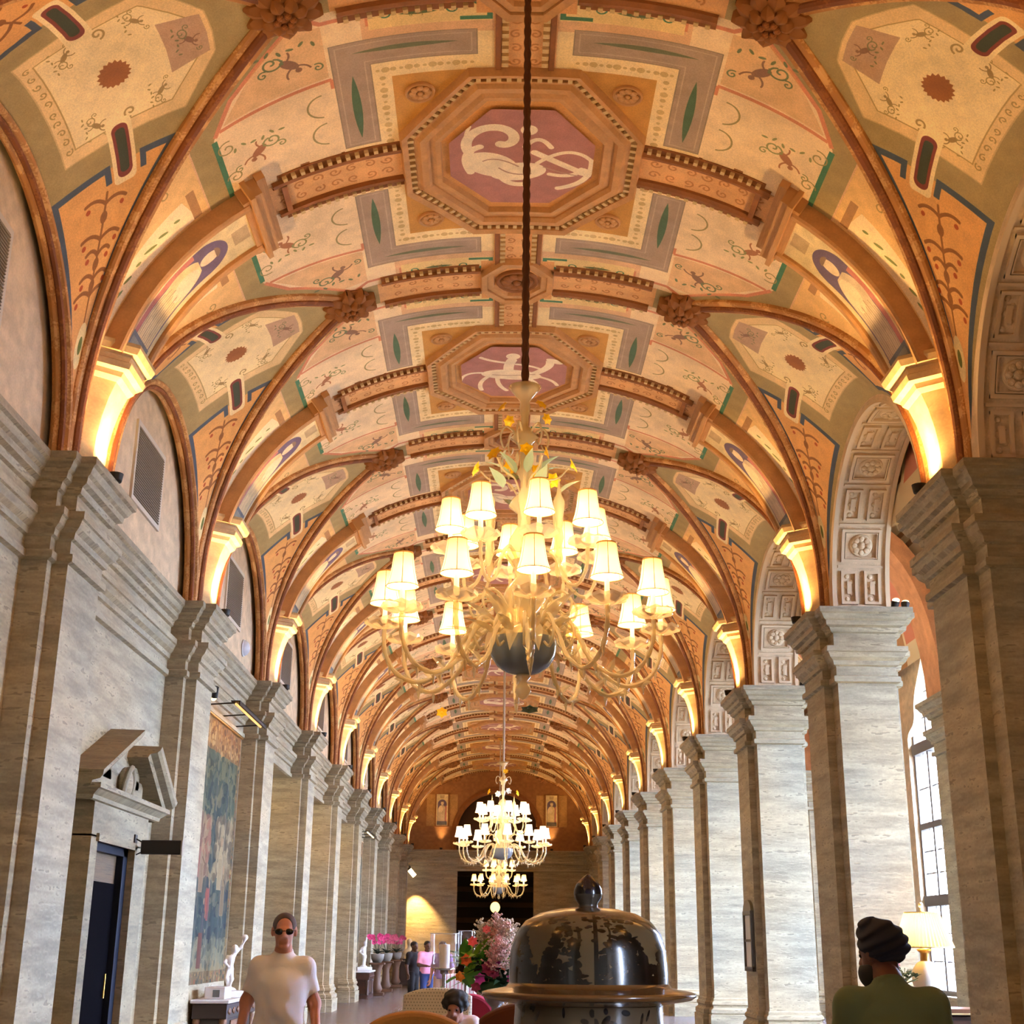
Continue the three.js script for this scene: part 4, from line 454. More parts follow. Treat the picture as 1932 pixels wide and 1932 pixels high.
    part('flower', place(petalFlower(0.05), V3(-0.62, 3.33, -0.9), V3(0, 0.3, 1)), flowerY, o);
  } else { ring(8, 0.2, (a) => part('scroll', rotY(scroll, a), glass, o)); ring(4, 0.3, (a) => part('scroll', rotY(crown, a), glass, o)); ring(6, 0.5, (a) => part('spire', rotY(spire, a), glass, o)); ring(4, 0.35, (a, i) => part('flower', place(petalFlower(0.085), V3(0.34 * cos(a), 5.02, -0.34 * sin(a)), V3(cos(a), 0.3, -sin(a))), i % 2 ? flowerW : flowerY, o)); part('flower', place(petalFlower(0.07), V3(0.05, 5.5, 0.12), V3(0, 0.3, 1)), flowerY, o); }
  return o;
}
const shadeCool = std(0xf4f0ea, 0.9, { map: shadeTex, emissive: 0xfff0d8, emissiveIntensity: 1.5 });
chandelier('large glass chandelier with glowing bell shades hanging nearest on a brown sleeved rod', zm(0), { rod: sleeve, shade: shadeM, color: LAMP, turn: 0.044, power: I_SHADE, detail: true });
chandelier('middle glass chandelier with white glowing shades hanging on a pale thin rod', zm(4), { rod: sleevePale, shade: shadeCool, color: LAMP, turn: 0.1, power: I_SHADE_FAR });
chandelier('farthest glass chandelier with golden shades seen below the middle chandelier', zm(8), { rod: sleevePale, shade: shadeM, color: LAMP, turn: 0.3, power: I_SHADE_FAR });
{ const o = thing('globe_pendant', 'round glowing globe lamp hanging in front of the dark far doorway', 'pendant lamp', [-0.12, 0, -68.4]);
  part('rod', bar([0, 5.62, 0], [0, 3.75, 0], 0.015), M.brass, o); part('fitter', mv(lathe([[0.001, 0.1], [0.2, 0.06], [0.26, 0], [0.22, -0.04]], 20), 0, 3.62, 0), M.brass, o);
  part('globe', ball(0.24, 0, 3.33, 0, 1, 1.1, 1, 20), std(0xfff4cc, 0.5, { emissive: 0xffe08a, emissiveIntensity: 2 }), o); const l = new THREE.PointLight(LAMP, 4, 0, 2); l.position.set(0, 3.33, 0); l.shadow.radius = 4; o.add(l); }

// ---------------------------------------------------------------- along the left wall
const stoneM = std(0xe3e1dc, 0.7, { map: TRAV }), marbleW = std(0xf2f0ec, 0.25), statueM = std(0xf3f1ec, 0.5), carved = std(0x8c6a4e, 0.55, { map: GILT }), carvedDark = std(0x4e2d1c, 0.5, { map: GILT });
{ // door with its stone surround and broken pediment
  const d = struct('door');
  part('door_surround', uvBox(merge(boxb(WL, -4.33, 0, 2.64, -14.26, -14.02), boxb(WL, -4.33, 0, 2.64, -16.26, -15.67), boxb(WL, -4.33, 2.62, 3.0, -16.26, -14.02), boxb(-4.33, -4.3, 0, 2.62, -15.75, -15.67), boxb(-4.33, -4.3, 2.58, 2.66, -15.75, -14.2))), stoneM, d);
  part('door_cornice', sweepPlan([[0, 2.97], [0.03, 2.98], [0.04, 3.02], [0.1, 3.07], [0.13, 3.08], [0.13, 3.13], [0, 3.135]], [[WL, -13.85], [-4.33, -13.85], [-4.33, -16.62], [WL, -16.62]]), stoneM, d);
  const rake = (z0, y0, z1, y1) => { const g = new G(), L = hyp(z1 - z0, y1 - y0), nz = -(y1 - y0) / L * Math.sign(z1 - z0), ny = Math.abs(z1 - z0) / L, pr = [[0, WL], [0, -4.3], [0.05, -4.28], [0.07, -4.2], [0.11, -4.17], [0.16, -4.16], [0.17, WL]]; const at = (z, y, [h, X]) => [X, y + ny * h, z + nz * h]; for (let i = 0; i < pr.length; i++) { const a = pr[i], b = pr[(i + 1) % pr.length]; g.quad(at(z0, y0, a), at(z0, y0, b), at(z1, y1, b), at(z1, y1, a)); } for (const [z, y] of [[z0, y0], [z1, y1]]) for (let j = 1; j < pr.length - 1; j++) g.tri(at(z, y, pr[0]), at(z, y, pr[j]), at(z, y, pr[j + 1])); return uvBox(g.build(0.3)); };
  part('pediment_rake', rake(-13.7, 3.1, -15.15, 3.72), stoneM, d); part('pediment_rake', rake(-16.85, 3.1, -15.85, 3.66), stoneM, d);
  part('tympanum', uvBox(merge(boxb(WL, -4.47, 3.12, 3.4, -16.4, -14.3), boxb(WL, -4.47, 3.3, 3.55, -15.0, -14.6), boxb(WL, -4.47, 3.3, 3.55, -16.2, -15.9))), stoneM, d);
  part('door_scroll', merge(ball(0.16, -4.42, 3.3, -15.42, 0.5, 1.2, 1.1, 16), tube([[-4.4, 3.14, -15.25], [-4.37, 3.34, -15.28], [-4.36, 3.48, -15.42], [-4.37, 3.34, -15.56], [-4.4, 3.14, -15.6]], 0.035, 8)), stoneM, d);
  const fr = phys({ color: 0x161c2a, roughness: 0.6, specularIntensity: 0.3 }), leaf = phys({ color: 0x07060a, roughness: 0.9, specularIntensity: 0.05 }); part('door_frame', merge(boxb(-4.6, -4.4, 0, 2.66, -14.34, -14.2), boxb(-4.6, -4.38, 0, 2.66, -15.7, -15.5), boxb(-4.6, -4.38, 2.5, 2.66, -15.7, -14.2)), fr, d); part('door_transom', boxb(-4.5, -4.46, 2.2, 2.52, -15.5, -14.3), std(0xa08a72, 0.7, { map: TRAV }), d); part('door_leaf', boxb(-4.5, -4.45, 0.0, 2.2, -15.5, -14.3), leaf, d); part('door_handle', bar([-4.43, 1.0, -15.4], [-4.43, 1.25, -15.4], 0.012), M.brass, d);
  const s = thing('door_sign', 'dark projecting sign on a metal bracket beside the pedimented doorway', 'sign', [-4.33, 2.62, -15.72]); part('wall_plate', merge(rbox(0.02, 0.28, 0.1, 0.008, 0.01, 0, 0), bar([0, 0.1, 0], [0.08, 0.06, 0], 0.008), bar([0, -0.1, 0], [0.08, -0.06, 0], 0.008)), M.iron, s); part('sign_board', rbox(0.46, 0.16, 0.05, 0.015, 0.31, 0, 0), std(0x17120f, 0.5), s); part('end_cap', rbox(0.02, 0.18, 0.07, 0.008, 0.55, 0, 0), std(0x8a7a66, 0.5), s);
}
{ // ventilation grilles in the lunettes
  const fr = merge(boxb(0, 0.03, 0.86, 0.92, -0.66, 0.66), boxb(0, 0.03, -0.06, 0, -0.66, 0.66), boxb(0, 0.03, 0, 0.86, 0.6, 0.66), boxb(0, 0.03, 0, 0.86, -0.66, -0.6)), bk = boxb(0, 0.006, 0, 0.86, -0.6, 0.6); const slats = []; for (let i = 0; i < 26; i++) slats.push(box(0.035, 0.008, 1.2, 0.02, 0.02 + i * 0.0325, 0).rotateZ(0));
  const fm = std(0xcfc4b2, 0.7), sm = std(0x9a8c78, 0.6);
  for (let k = 0; k < K1; k++) { const o = thing('vent_grille', ['', 'slatted grille in the lunette above the pedimented doorway', 'slatted grille in the lunette above the large tapestry', 'slatted grille in the lunette above the first wall recess', 'slatted grille above the second wall recess', 'slatted grille above the third wall recess', 'slatted grille above the far tapestry', 'slatted grille in the seventh lunette of the left wall', 'slatted grille in the eighth lunette of the left wall', 'slatted grille in the last lunette before the end wall'][Math.max(0, k)] || (k === 0 ? 'slatted grille in the nearest lunette at the left edge' : 'slatted grille in a lunette beside or behind the viewer'), 'vent', [-4.45, 6.5, zm(k)], 0, 'lunette grilles'); part('frame', fr, fm, o); part('backing', bk, M.dark, o); if (k <= 3 && k >= 0) for (const g of slats) part('slat', g, sm, o); else { const q = part('slat', merge(slats), sm, o); q.userData.kind = 'stuff'; } }
}
// tapestries: woven woodland scenes hung flat on the wall
const tapTex = canvasTex(900, 1240, (x, W, H) => {
  const blot = (n, f, cols, r0, r1) => { for (let i = 0; i < n; i++) { const [a, b] = f(); x.fillStyle = cols[(rnd() * cols.length) | 0]; x.globalAlpha = 0.75; x.beginPath(); x.ellipse(a, b, rr(r0, r1), rr(r0, r1) * 1.4, rr(0, 3), 0, 7); x.fill(); } x.globalAlpha = 1; };
  x.fillStyle = '#a89c7c'; x.fillRect(0, 0, W, H); blot(900, () => [rr(60, W - 60), rr(150, 500)], ['#5c7264', '#3e5450', '#7c8468', '#8c9070', '#314640'], 10, 34); blot(300, () => [rr(250, 700), rr(300, 700)], ['#2c4248', '#3c565a', '#50645c', '#8c8c70'], 12, 36);
  blot(260, () => [rr(70, 330), rr(480, 800)], ['#b8a084', '#c0ac90', '#9a8468', '#b4806c', '#8c6a5c'], 10, 34); blot(300, () => [rr(480, W - 70), rr(460, 860)], ['#c4b494', '#b0a084', '#8c7c64', '#706858', '#d0c4a8'], 10, 32); blot(420, () => [rr(60, W - 60), rr(780, 1060)], ['#26404a', '#34505a', '#4c6466', '#24384c', '#58605c', '#7c8474'], 12, 40);
  blot(60, () => [rr(330, 420), rr(820, 930)], ['#b86458', '#c07060', '#a8544c'], 8, 22); blot(50, () => [rr(120, 210), rr(640, 760)], ['#b48478', '#b06a60'], 8, 22); blot(200, () => [rr(60, W - 60), rr(1040, 1160)], ['#7c8478', '#949884', '#5c6860', '#a4a088'], 10, 26);
  const fig = (a, b, k, c1, c2) => { x.fillStyle = c1; x.beginPath(); x.moveTo(a - 34 * k, b + 170 * k); x.quadraticCurveTo(a - 44 * k, b + 20 * k, a - 10 * k, b); x.lineTo(a + 14 * k, b); x.quadraticCurveTo(a + 52 * k, b + 40 * k, a + 36 * k, b + 170 * k); x.fill(); x.fillStyle = '#c8a888'; x.beginPath(); x.ellipse(a, b - 18 * k, 15 * k, 20 * k, 0, 0, 7); x.fill(); x.strokeStyle = c2; x.lineWidth = 9 * k; x.beginPath(); x.moveTo(a + 14 * k, b + 20 * k); x.lineTo(a + 74 * k, b + 70 * k); x.stroke(); for (let i = 0; i < 4; i++) { x.lineWidth = 4 * k; x.beginPath(); x.moveTo(a - 18 * k + i * 12 * k, b + 50 * k); x.lineTo(a - 24 * k + i * 16 * k, b + 165 * k); x.stroke(); } };
  fig(210, 640, 1.1, '#b49c84', '#8c7058'); fig(390, 800, 0.9, '#b05c54', '#2e4660'); fig(600, 590, 1.25, '#cfc0a0', '#9c8a6c'); fig(720, 720, 1.2, '#a89474', '#6c5c4c'); fig(300, 880, 0.8, '#2c3e58', '#8c7c6c'); x.fillStyle = '#7a4638'; x.fillRect(250, 1010, 70, 160);
  x.strokeStyle = '#8c7a58'; x.lineWidth = 56; x.strokeRect(28, 28, W - 56, H - 56); for (let i = 0; i < 420; i++) { const e = i % 4, t = rnd(), a = e < 2 ? rr(6, 50) + (e ? W - 56 : 0) : t * W, b = e < 2 ? t * H : rr(6, 50) + (e === 3 ? H - 56 : 0); x.fillStyle = ['#b09058', '#6c6048', '#a86c48', '#c4a870', '#50584c'][i % 5]; x.beginPath(); x.arc(a, b, rr(5, 14), 0, 7); x.fill(); } x.fillStyle = '#c08a4c'; x.globalAlpha = 0.65; x.fillRect(0, 0, W, 150); x.globalAlpha = 1; for (let i = 0; i < 160; i++) { x.fillStyle = ['#d8b070', '#9c6a38', '#e0c088', '#7c5a38'][i % 4]; x.beginPath(); x.arc(rr(0, W), rr(8, 146), rr(5, 16), 0, 7); x.fill(); }
  const im = x.getImageData(0, 0, W, H), d = im.data; for (let i = 0; i < W * H; i++) { const k = 0.9 + 0.2 * ((i % W) & 1) * rnd() + (nE[i & (N1 * N1 - 1)] - 0.5) * 0.12; d[i * 4] *= k; d[i * 4 + 1] *= k; d[i * 4 + 2] *= k; } x.putImageData(im, 0, 0);
});
const tapM = std(0xb4aa98, 0.95, { map: tapTex }), tapBack = std(0x6a5a44, 0.95), bulbM = std(0xfff4d8, 0.4, { emissive: 0xffe6b0, emissiveIntensity: 3 });
function tapestry(z0, z1, y0, y1, label, lampLabel, bright) {
  const g = new G(), n = 40, X = (u) => WL + 0.035 + 0.012 * sin(u * 21) + 0.006 * sin(u * 47); for (let i = 0; i < n; i++) { const a = i / n, b = (i + 1) / n; g.quad([X(a), y0, lerp(z0, z1, a)], [X(b), y0, lerp(z0, z1, b)], [X(b), y1, lerp(z0, z1, b)], [X(a), y1, lerp(z0, z1, a)], [a, 0], [b, 0], [b, 1], [a, 1]); }
  const o = thing('tapestry', label, 'tapestry'); part('weave', g.build(1.2), tapM, o); part('lining', boxb(WL, WL + 0.015, y0, y1, z1, z0), tapBack, o); part('hanging_rod', bar([WL + 0.05, y1 + 0.02, z0 + 0.06], [WL + 0.05, y1 + 0.02, z1 - 0.06], 0.02), M.brass, o);
  const l = thing('picture_light', lampLabel, 'picture light', [WL, y1 + 0.12, (z0 + z1) / 2]); const L = z0 - z1; for (const u of [-0.36, 0, 0.36]) part('arm', bar([0, 0.03, u * L], [0.42, 0.06, u * L], 0.012, 6), M.iron, l); part('hood', merge(boxb(0.36, 0.5, 0.06, 0.075, -L * 0.4, L * 0.4), boxb(0.485, 0.5, 0.01, 0.075, -L * 0.4, L * 0.4)), M.iron, l); part('lamp_tube', bar([0.42, 0.035, -L * 0.37], [0.42, 0.035, L * 0.37], 0.018, 8), bright ? bulbM : std(0xffe0a0, 0.5, { emissive: 0xffc070, emissiveIntensity: 1.2 }), l);
  const r = new THREE.RectAreaLight(new THREE.Color(1, 0.58, 0.25), I_PICTURE * 5, L * 0.74, 0.05); r.position.set(0.4, 0.0, 0); r.lookAt(-0.12, -0.9, 0); l.add(r);
}
tapestry(-19.62, -22.62, 1.0, 4.86, 'large woodland tapestry hanging behind the marble-topped console with the figure statue', 'three-armed picture light above the large woodland tapestry', false);
tapestry(-41.7, -44.7, 1.0, 4.7, 'far narrow-looking tapestry glimpsed between pillars beside the white statue on a dark pedestal table', 'bright tube picture light above the far tapestry', true);
function consoleTable(label, x, z, L, dep, h, mat, matFront) {
  const o = thing('console_table', label, 'console table', [x, 0, z]); const w = dep;
  part('marble_top', rbox(w + 0.06, 0.05, L + 0.08, 0.012, w / 2, h - 0.025, 0), marbleW, o);
  part('apron', rbox(w, 0.2, L, 0.01, w / 2, h - 0.16, 0), mat, o); part('body', merge(boxb(0.04, w - 0.06, 0.14, h - 0.26, -L / 2 + 0.1, L / 2 - 0.1)), mat, o);
  for (let i = 0; i < 7; i++) { const q = lerp(-L / 2 + 0.2, L / 2 - 0.2, i / 6); part('carved_ornament', merge(ball(0.06, w + 0.005, h - 0.16, q, 0.3, 0.8, 1, 10), ball(0.03, w + 0.01, h - 0.16, q + 0.11, 0.4, 1, 1, 8)), matFront, o); }
  for (const e of [-1, 1]) for (const px of [0.06, w - 0.06]) part('leg', merge(lathe([[0.05, 0], [0.065, 0.06], [0.04, 0.1], [0.05, 0.18], [0.035, 0.3], [0.045, h - 0.36], [0.06, h - 0.3], [0.05, h - 0.26]], 12)), matFront, o, [px, 0, e * (L / 2 - 0.07)]);
  part('panel', rbox(0.02, h - 0.5, L * 0.5, 0.006, w - 0.05, h / 2 - 0.05, 0), matFront, o); part('plinth', rbox(w - 0.02, 0.12, L - 0.04, 0.01, w / 2, 0.06, 0), mat, o); return o;
}
consoleTable('long carved console with a white marble top under the large tapestry', WL + 0.06, -21.5, 2.4, 0.5, 0.8, M.woodDark, carved);
consoleTable('dark wooden pedestal table with a pale top under the far tapestry', WL + 0.06, -43.0, 1.7, 0.6, 0.8, carvedDark, M.wood);
// figures in white marble, skinned over a skeleton
function sdfMesh(f, lo, hi, cell) {
  const size = Math.max(hi[0] - lo[0], hi[1] - lo[1], hi[2] - lo[2]), res = Math.ceil(size / cell) + 4, mc = new MarchingCubes(res, M.white, false, false, 400000), half = res * cell / 2, cx = (lo[0] + hi[0]) / 2, cy = (lo[1] + hi[1]) / 2, cz = (lo[2] + hi[2]) / 2, F = mc.field; F.fill(-1);
  const rng = (l, h, c) => [Math.max(1, Math.floor((l - c + half) / cell) - 1), Math.min(res - 2, Math.ceil((h - c + half) / cell) + 1)], [x0, x1] = rng(lo[0], hi[0], cx), [y0, y1] = rng(lo[1], hi[1], cy), [z0, z1] = rng(lo[2], hi[2], cz);
  for (let k = z0; k <= z1; k++) for (let j = y0; j <= y1; j++) for (let i = x0; i <= x1; i++) F[i + j * res + k * res * res] = -f(cx + (i * 2 / res - 1) * half, cy + (j * 2 / res - 1) * half, cz + (k * 2 / res - 1) * half);
  mc.isolation = 0; mc.update(); const n = mc.count, p = mc.positionArray.slice(0, n * 3); for (let i = 0; i < n; i++) { p[i * 3] = cx + p[i * 3] * half; p[i * 3 + 1] = cy + p[i * 3 + 1] * half; p[i * 3 + 2] = cz + p[i * 3 + 2] * half; }
  let g = new THREE.BufferGeometry(); g.setAttribute('position', new THREE.BufferAttribute(p, 3)); g = mergeVertices(g, cell * 0.02); g.computeVertexNormals(); return flat(g);
}
const smin = (a, b, k) => { const h = Math.max(k - Math.abs(a - b), 0) / k; return Math.min(a, b) - h * h * k * 0.25; };
function cap(B) { const [ax, ay, az, ra, bx, by, bz, rb] = B, dx = bx - ax, dy = by - ay, dz = bz - az, L = dx * dx + dy * dy + dz * dz || 1e-9; return (x, y, z) => { const t = clamp(((x - ax) * dx + (y - ay) * dy + (z - az) * dz) / L, 0, 1); return hyp(x - ax - dx * t, y - ay - dy * t, z - az - dz * t) - (ra + (rb - ra) * t); }; }
const ell = (cx, cy, cz, rx, ry, rz) => (x, y, z) => { const a = (x - cx) / rx, b = (y - cy) / ry, c = (z - cz) / rz, k = hyp(a, b, c); return (k - 1) * Math.min(rx, ry, rz); };
const union = (fs, k) => (x, y, z) => { let d = fs[0](x, y, z); for (let i = 1; i < fs.length; i++) d = smin(d, fs[i](x, y, z), k); return d; };
function bounds(bones, m = 0.08) { const lo = [1e9, 1e9, 1e9], hi = [-1e9, -1e9, -1e9]; for (const b of bones) for (const o of [0, 4]) for (let c = 0; c < 3; c++) { lo[c] = Math.min(lo[c], b[o + c] - b[o + 3] - m); hi[c] = Math.max(hi[c], b[o + c] + b[o + 3] + m); } return [lo, hi]; }
{ const bones = [[0, 0.3, 0, 0.045, 0, 0.44, 0.02, 0.055], [0, 0.44, 0.02, 0.055, 0.05, 0.5, 0, 0.03], [0.05, 0.5, 0, 0.024, 0.16, 0.62, 0, 0.018], [0.16, 0.62, 0, 0.018, 0.2, 0.72, 0.02, 0.016], [-0.05, 0.48, 0, 0.024, -0.1, 0.4, 0.05, 0.019], [-0.1, 0.4, 0.05, 0.019, -0.05, 0.34, 0.09, 0.016], [0.02, 0.3, 0, 0.042, 0.03, 0.16, 0.03, 0.03], [0.03, 0.16, 0.03, 0.03, 0.01, 0.02, 0, 0.02], [-0.03, 0.3, 0, 0.042, -0.06, 0.18, 0.05, 0.03], [-0.06, 0.18, 0.05, 0.03, 0.0, 0.05, -0.02, 0.02], [0.03, 0.54, 0.01, 0.02, 0.05, 0.58, 0.01, 0.05]];
  const fs = bones.map(cap); fs.push(ell(0.055, 0.6, 0.02, 0.05, 0.055, 0.05), ell(0.2, 0.76, 0.02, 0.05, 0.045, 0.05), ell(0.02, 0.0, 0, 0.1, 0.045, 0.09)); const [lo, hi] = bounds(bones); const g = sdfMesh(union(fs, 0.03), [lo[0] - 0.05, -0.02, lo[2] - 0.05], [hi[0] + 0.05, 0.84, hi[2] + 0.05], 0.009);
  const s = thing('statue', 'small white statue of a child lifting one arm, on the long marble-topped console', 'statue', [WL + 0.36, 0.9, -21.35], 0.5); part('figure', g, statueM, s); part('statue_base', rbox(0.36, 0.1, 0.55, 0.01, 0, -0.05, 0), marbleW, s);
  const bl = thing('marble_block', 'low pale block with a dark mark on the long console, left of the statue', 'block', [WL + 0.33, 0.8, -20.75]); part('block', rbox(0.3, 0.17, 0.5, 0.015, 0, 0.085, 0), marbleW, bl); part('dark_mark', rbox(0.1, 0.1, 0.012, 0.004, 0.02, 0.08, 0.252), std(0x6f7470, 0.7), bl);
  const bones2 = [[0, 0.02, 0, 0.05, 0.02, 0.3, 0.02, 0.055], [0.02, 0.3, 0.02, 0.06, -0.02, 0.52, 0, 0.06], [-0.02, 0.52, 0, 0.06, 0.04, 0.62, 0, 0.035], [0.04, 0.62, 0, 0.03, 0.06, 0.84, 0.02, 0.026], [-0.07, 0.54, 0, 0.03, -0.13, 0.44, 0.05, 0.022], [-0.13, 0.44, 0.05, 0.022, -0.05, 0.36, 0.08, 0.018]]; const f2 = bones2.map(cap); f2.push(ell(0.02, 0.7, 0, 0.045, 0.055, 0.05), ell(0, 0, 0, 0.12, 0.05, 0.12));
  const s2 = thing('statue', 'tall white statue with a raised arm on the pedestal table under the far tapestry', 'statue', [WL + 0.4, 0.9, -42.9], 0.2); part('figure', sdfMesh(union(f2, 0.04), [-0.25, -0.02, -0.2], [0.25, 0.92, 0.2], 0.014), statueM, s2); part('statue_base', rbox(0.45, 0.1, 0.8, 0.01, 0, -0.05, 0), marbleW, s2);
  const f3 = [ell(0, 0.62, 0, 0.11, 0.14, 0.12), cap([0, 0.36, 0, 0.08, 0, 0.52, 0, 0.07]), ell(0, 0.22, 0, 0.24, 0.16, 0.13), ell(0, 0.6, 0.1, 0.03, 0.05, 0.04)]; const bust = thing('bust', 'cream marble bust on a dark pedestal near the orange-lit end wall', 'bust', [-3.55, 1.02, -56], 0.2); part('head_and_chest', sdfMesh(union(f3, 0.06), [-0.28, 0.04, -0.2], [0.28, 0.8, 0.2], 0.016), std(0xe6d4a8, 0.5), bust); part('bust_socle', lathe([[0.001, 0], [0.12, 0], [0.1, 0.04], [0.06, 0.08], [0.1, 0.12]], 16), std(0xe6d4a8, 0.5), bust);
  const pd = thing('pedestal', 'dark wooden pedestal cabinet carrying the cream bust', 'pedestal', [-3.55, 0, -56]); part('body', rbox(0.7, 0.84, 0.5, 0.02, 0, 0.5, 0), M.woodDark, pd); part('top', rbox(0.8, 0.08, 0.6, 0.02, 0, 0.98, 0), M.woodDark, pd); part('foot', rbox(0.78, 0.1, 0.58, 0.02, 0, 0.05, 0), M.woodDark, pd);
}
{ // orchids in pots on stands, farther along the wall
  const pink = [std(0xf04c90, 0.6), std(0xd8607c, 0.6), std(0xc44a70, 0.6)], dkl = std(0x2a3622, 0.7), st = std(0x5c3a22, 0.6), potM = std(0x7c7468, 0.5);
  [[-44.9, 'brightest pink orchid on a stand just past the far white statue', 0], [-48.7, 'coral pink orchid on a stand, middle of the three beside the wall', 1], [-53.6, 'dim pink orchid on a stand, farthest of the three beside the wall', 2]].forEach(([z, label, i]) => {
    const p = thing('orchid', label, 'orchid', [-3.9, 1.0, z], 0, 'orchids'); part('pot', lathe([[0.001, 0], [0.13, 0], [0.2, 0.12], [0.22, 0.26], [0.19, 0.27], [0.17, 0.24], [0.001, 0.24]], 18), potM, p);
    for (let j = 0; j < 8; j++) part('leaf', leafShape(0.34, 0.07, 0.16).rotateX(0.5 + rnd() * 0.5).rotateY(j * 0.8).translate(0, 0.25, 0), dkl, p);
    for (let j = 0; j < 5; j++) { const a = j * 1.26 + i, ex = cos(a) * 0.32, ez = sin(a) * 0.5; const sp = part('flower_spike', tube([[0, 0.24, 0], [ex * 0.3, 0.5, ez * 0.3], [ex * 0.6, 0.72, ez * 0.6], [ex, 0.76, ez]], 0.007, 5), dkl, p); for (let m = 0; m < 7; m++) { const u = m / 6, q = 0.5 + u * 0.5; part('blossom', place(petalFlower(0.075), V3(ex * (0.5 + 0.55 * u) + rr(-0.04, 0.04), 0.62 + 0.2 * sin(u * PI * 0.8) + rr(-0.03, 0.03), ez * (0.5 + 0.55 * u) + rr(-0.04, 0.04)), V3(rr(-0.4, 0.4), 0.3, 1)), pink[i], sp); } }
    const s = thing('plant_stand', ['carved wooden stand under the brightest pink orchid', 'carved wooden stand under the coral pink orchid', 'carved wooden stand under the dim far orchid'][i], 'plant stand', [-3.9, 0, z], 0, 'orchid stands'); part('top', rbox(0.5, 0.06, 0.5, 0.02, 0, 0.97, 0), st, s); part('column', lathe([[0.12, 0.1], [0.2, 0.2], [0.14, 0.35], [0.12, 0.7], [0.2, 0.94]], 14), st, s); part('foot', rbox(0.5, 0.1, 0.5, 0.02, 0, 0.05, 0), st, s);
  });
}
{ // small fittings on the left wall
  const c = thing('camera_dome', 'small white dome on the lunette wall above the large tapestry', 'dome', [-4.45, 6.27, -21.85]); part('dome', ball(0.13, 0.02, 0, 0, 0.8, 1, 1, 18), std(0xdde4f0, 0.3), c); part('base', mv(lathe([[0.001, 0], [0.14, 0], [0.14, 0.03], [0.001, 0.03]], 18).rotateZ(-PI / 2), 0, 0, 0), M.white, c);
  const s = thing('spotlight', 'small dark spotlight under the cornice left of the large tapestry', 'spotlight', [WL, 5.08, -19.35]); part('bracket', merge(bar([0, 0, 0], [0.24, 0, 0], 0.012, 6)), M.iron, s); part('housing', bar([0.24, 0.07, 0], [0.2, -0.06, -0.08], 0.045, 14, 0.06), M.iron, s); part('bulb', ball(0.045, 0.196, -0.075, -0.09, 1, 1, 1, 10), bulbM, s); const l = new THREE.SpotLight(new THREE.Color(1, 0.75, 0.45), 9, 0, 0.5, 0.6, 2); l.position.set(0.19, -0.13, -0.12); l.target.position.set(0.04, -2.2, -1.6); l.shadow.radius = 2; s.add(l, l.target);
  const e = thing('wall_washer', 'bright tilted lamp high on the left of the end wall', 'wall lamp', [-4.2, 4.86, ZEND + 0.75]); part('bracket', bar([-0.12, 0.1, 0], [0.1, 0.05, -0.05], 0.015, 6), M.iron, e); part('lamp_tube', bar([-0.06, 0.12, 0], [0.26, -0.24, -0.08], 0.11, 14), bulbM, e); part('hood', bar([-0.09, 0.16, 0.02], [0.0, 0.06, 0.0], 0.13, 14), M.iron, e); const m = new THREE.SpotLight(new THREE.Color(1, 0.6, 0.22), 130, 0, 0.62, 0.35, 2); m.position.set(0.2, -0.45, -0.08); m.target.position.set(0.55, -4, -0.75); m.shadow.radius = 3; e.add(m, m.target);
  for (const k of RECESS) { const d = thing('recess_lamp', `small ceiling lamp inside the ${['first', 'second', 'third'][k - 3]} wall recess past the large tapestry`, 'ceiling lamp', [-5.6, 4.9, zm(k)], 0, 'recess lamps'); part('rim', mv(lathe([[0.09, 0], [0.13, 0], [0.13, -0.03], [0.09, -0.02]], 18), 0, 0, 0), M.brass, d); part('bulb', ball(0.085, 0, -0.02, 0, 1, 0.5, 1, 12), bulbM, d); const l = new THREE.PointLight(new THREE.Color(1, 0.75, 0.36), 7, 0, 2); l.position.set(0, -0.1, 0); l.shadow.radius = 3; d.add(l); }
}
{ // lit painted panels in the end wall's tympanum, and the small uplights that light them
  [[-2.75, 'painted figure in a niche, lit, on the left of the end wall arch'], [2.55, 'painted figure in a niche, lit, on the right of the end wall arch']].forEach(([x, label], i) => { const o = thing('wall_painting', label, 'painting', [x, 7.5, ZEND]); part('painted_panel', box(1.5, 1.5, 0.03, 0, 0.25, 0.02), std(0xd8b27a, 0.85, { map: PLAST }), o); part('painted_figure', (() => { const g = new G(); g.quad([-0.28, -0.5, 0.06], [0.28, -0.5, 0.06], [0.28, 1.0, 0.06], [-0.28, 1.0, 0.06], [0, 0], [1, 0], [1, 1], [0, 1]); return g.build(); })(), figMat[i], o); part('panel_frame', merge(boxb(-0.34, -0.28, -0.5, 1.0, 0.03, 0.09), boxb(0.28, 0.34, -0.5, 1.0, 0.03, 0.09), boxb(-0.34, 0.34, -0.56, -0.5, 0.03, 0.1)), M.mouldingDark, o);
    const u = thing('uplight', `small uplight on the end wall cornice below the ${i ? 'right' : 'left'} painted figure`, 'uplight', [x, CORN + 0.005, ZEND + 0.14], 0, 'cornice uplights'); part('housing', upHousing(), M.iron, u); part('lens', mv(lathe([[0.001, 0.0], [0.05, 0.004], [0.055, 0.0]], 12), 0, 0.075, 0), upGlow, u); const l = new THREE.SpotLight(new THREE.Color(1, 0.68, 0.3), 15, 0, 0.45, 0.8, 2); l.position.set(0, 0.1, 0.1); l.target.position.set(0, 1.9, -0.1); l.shadow.radius = 3; u.add(l, l.target); });
}

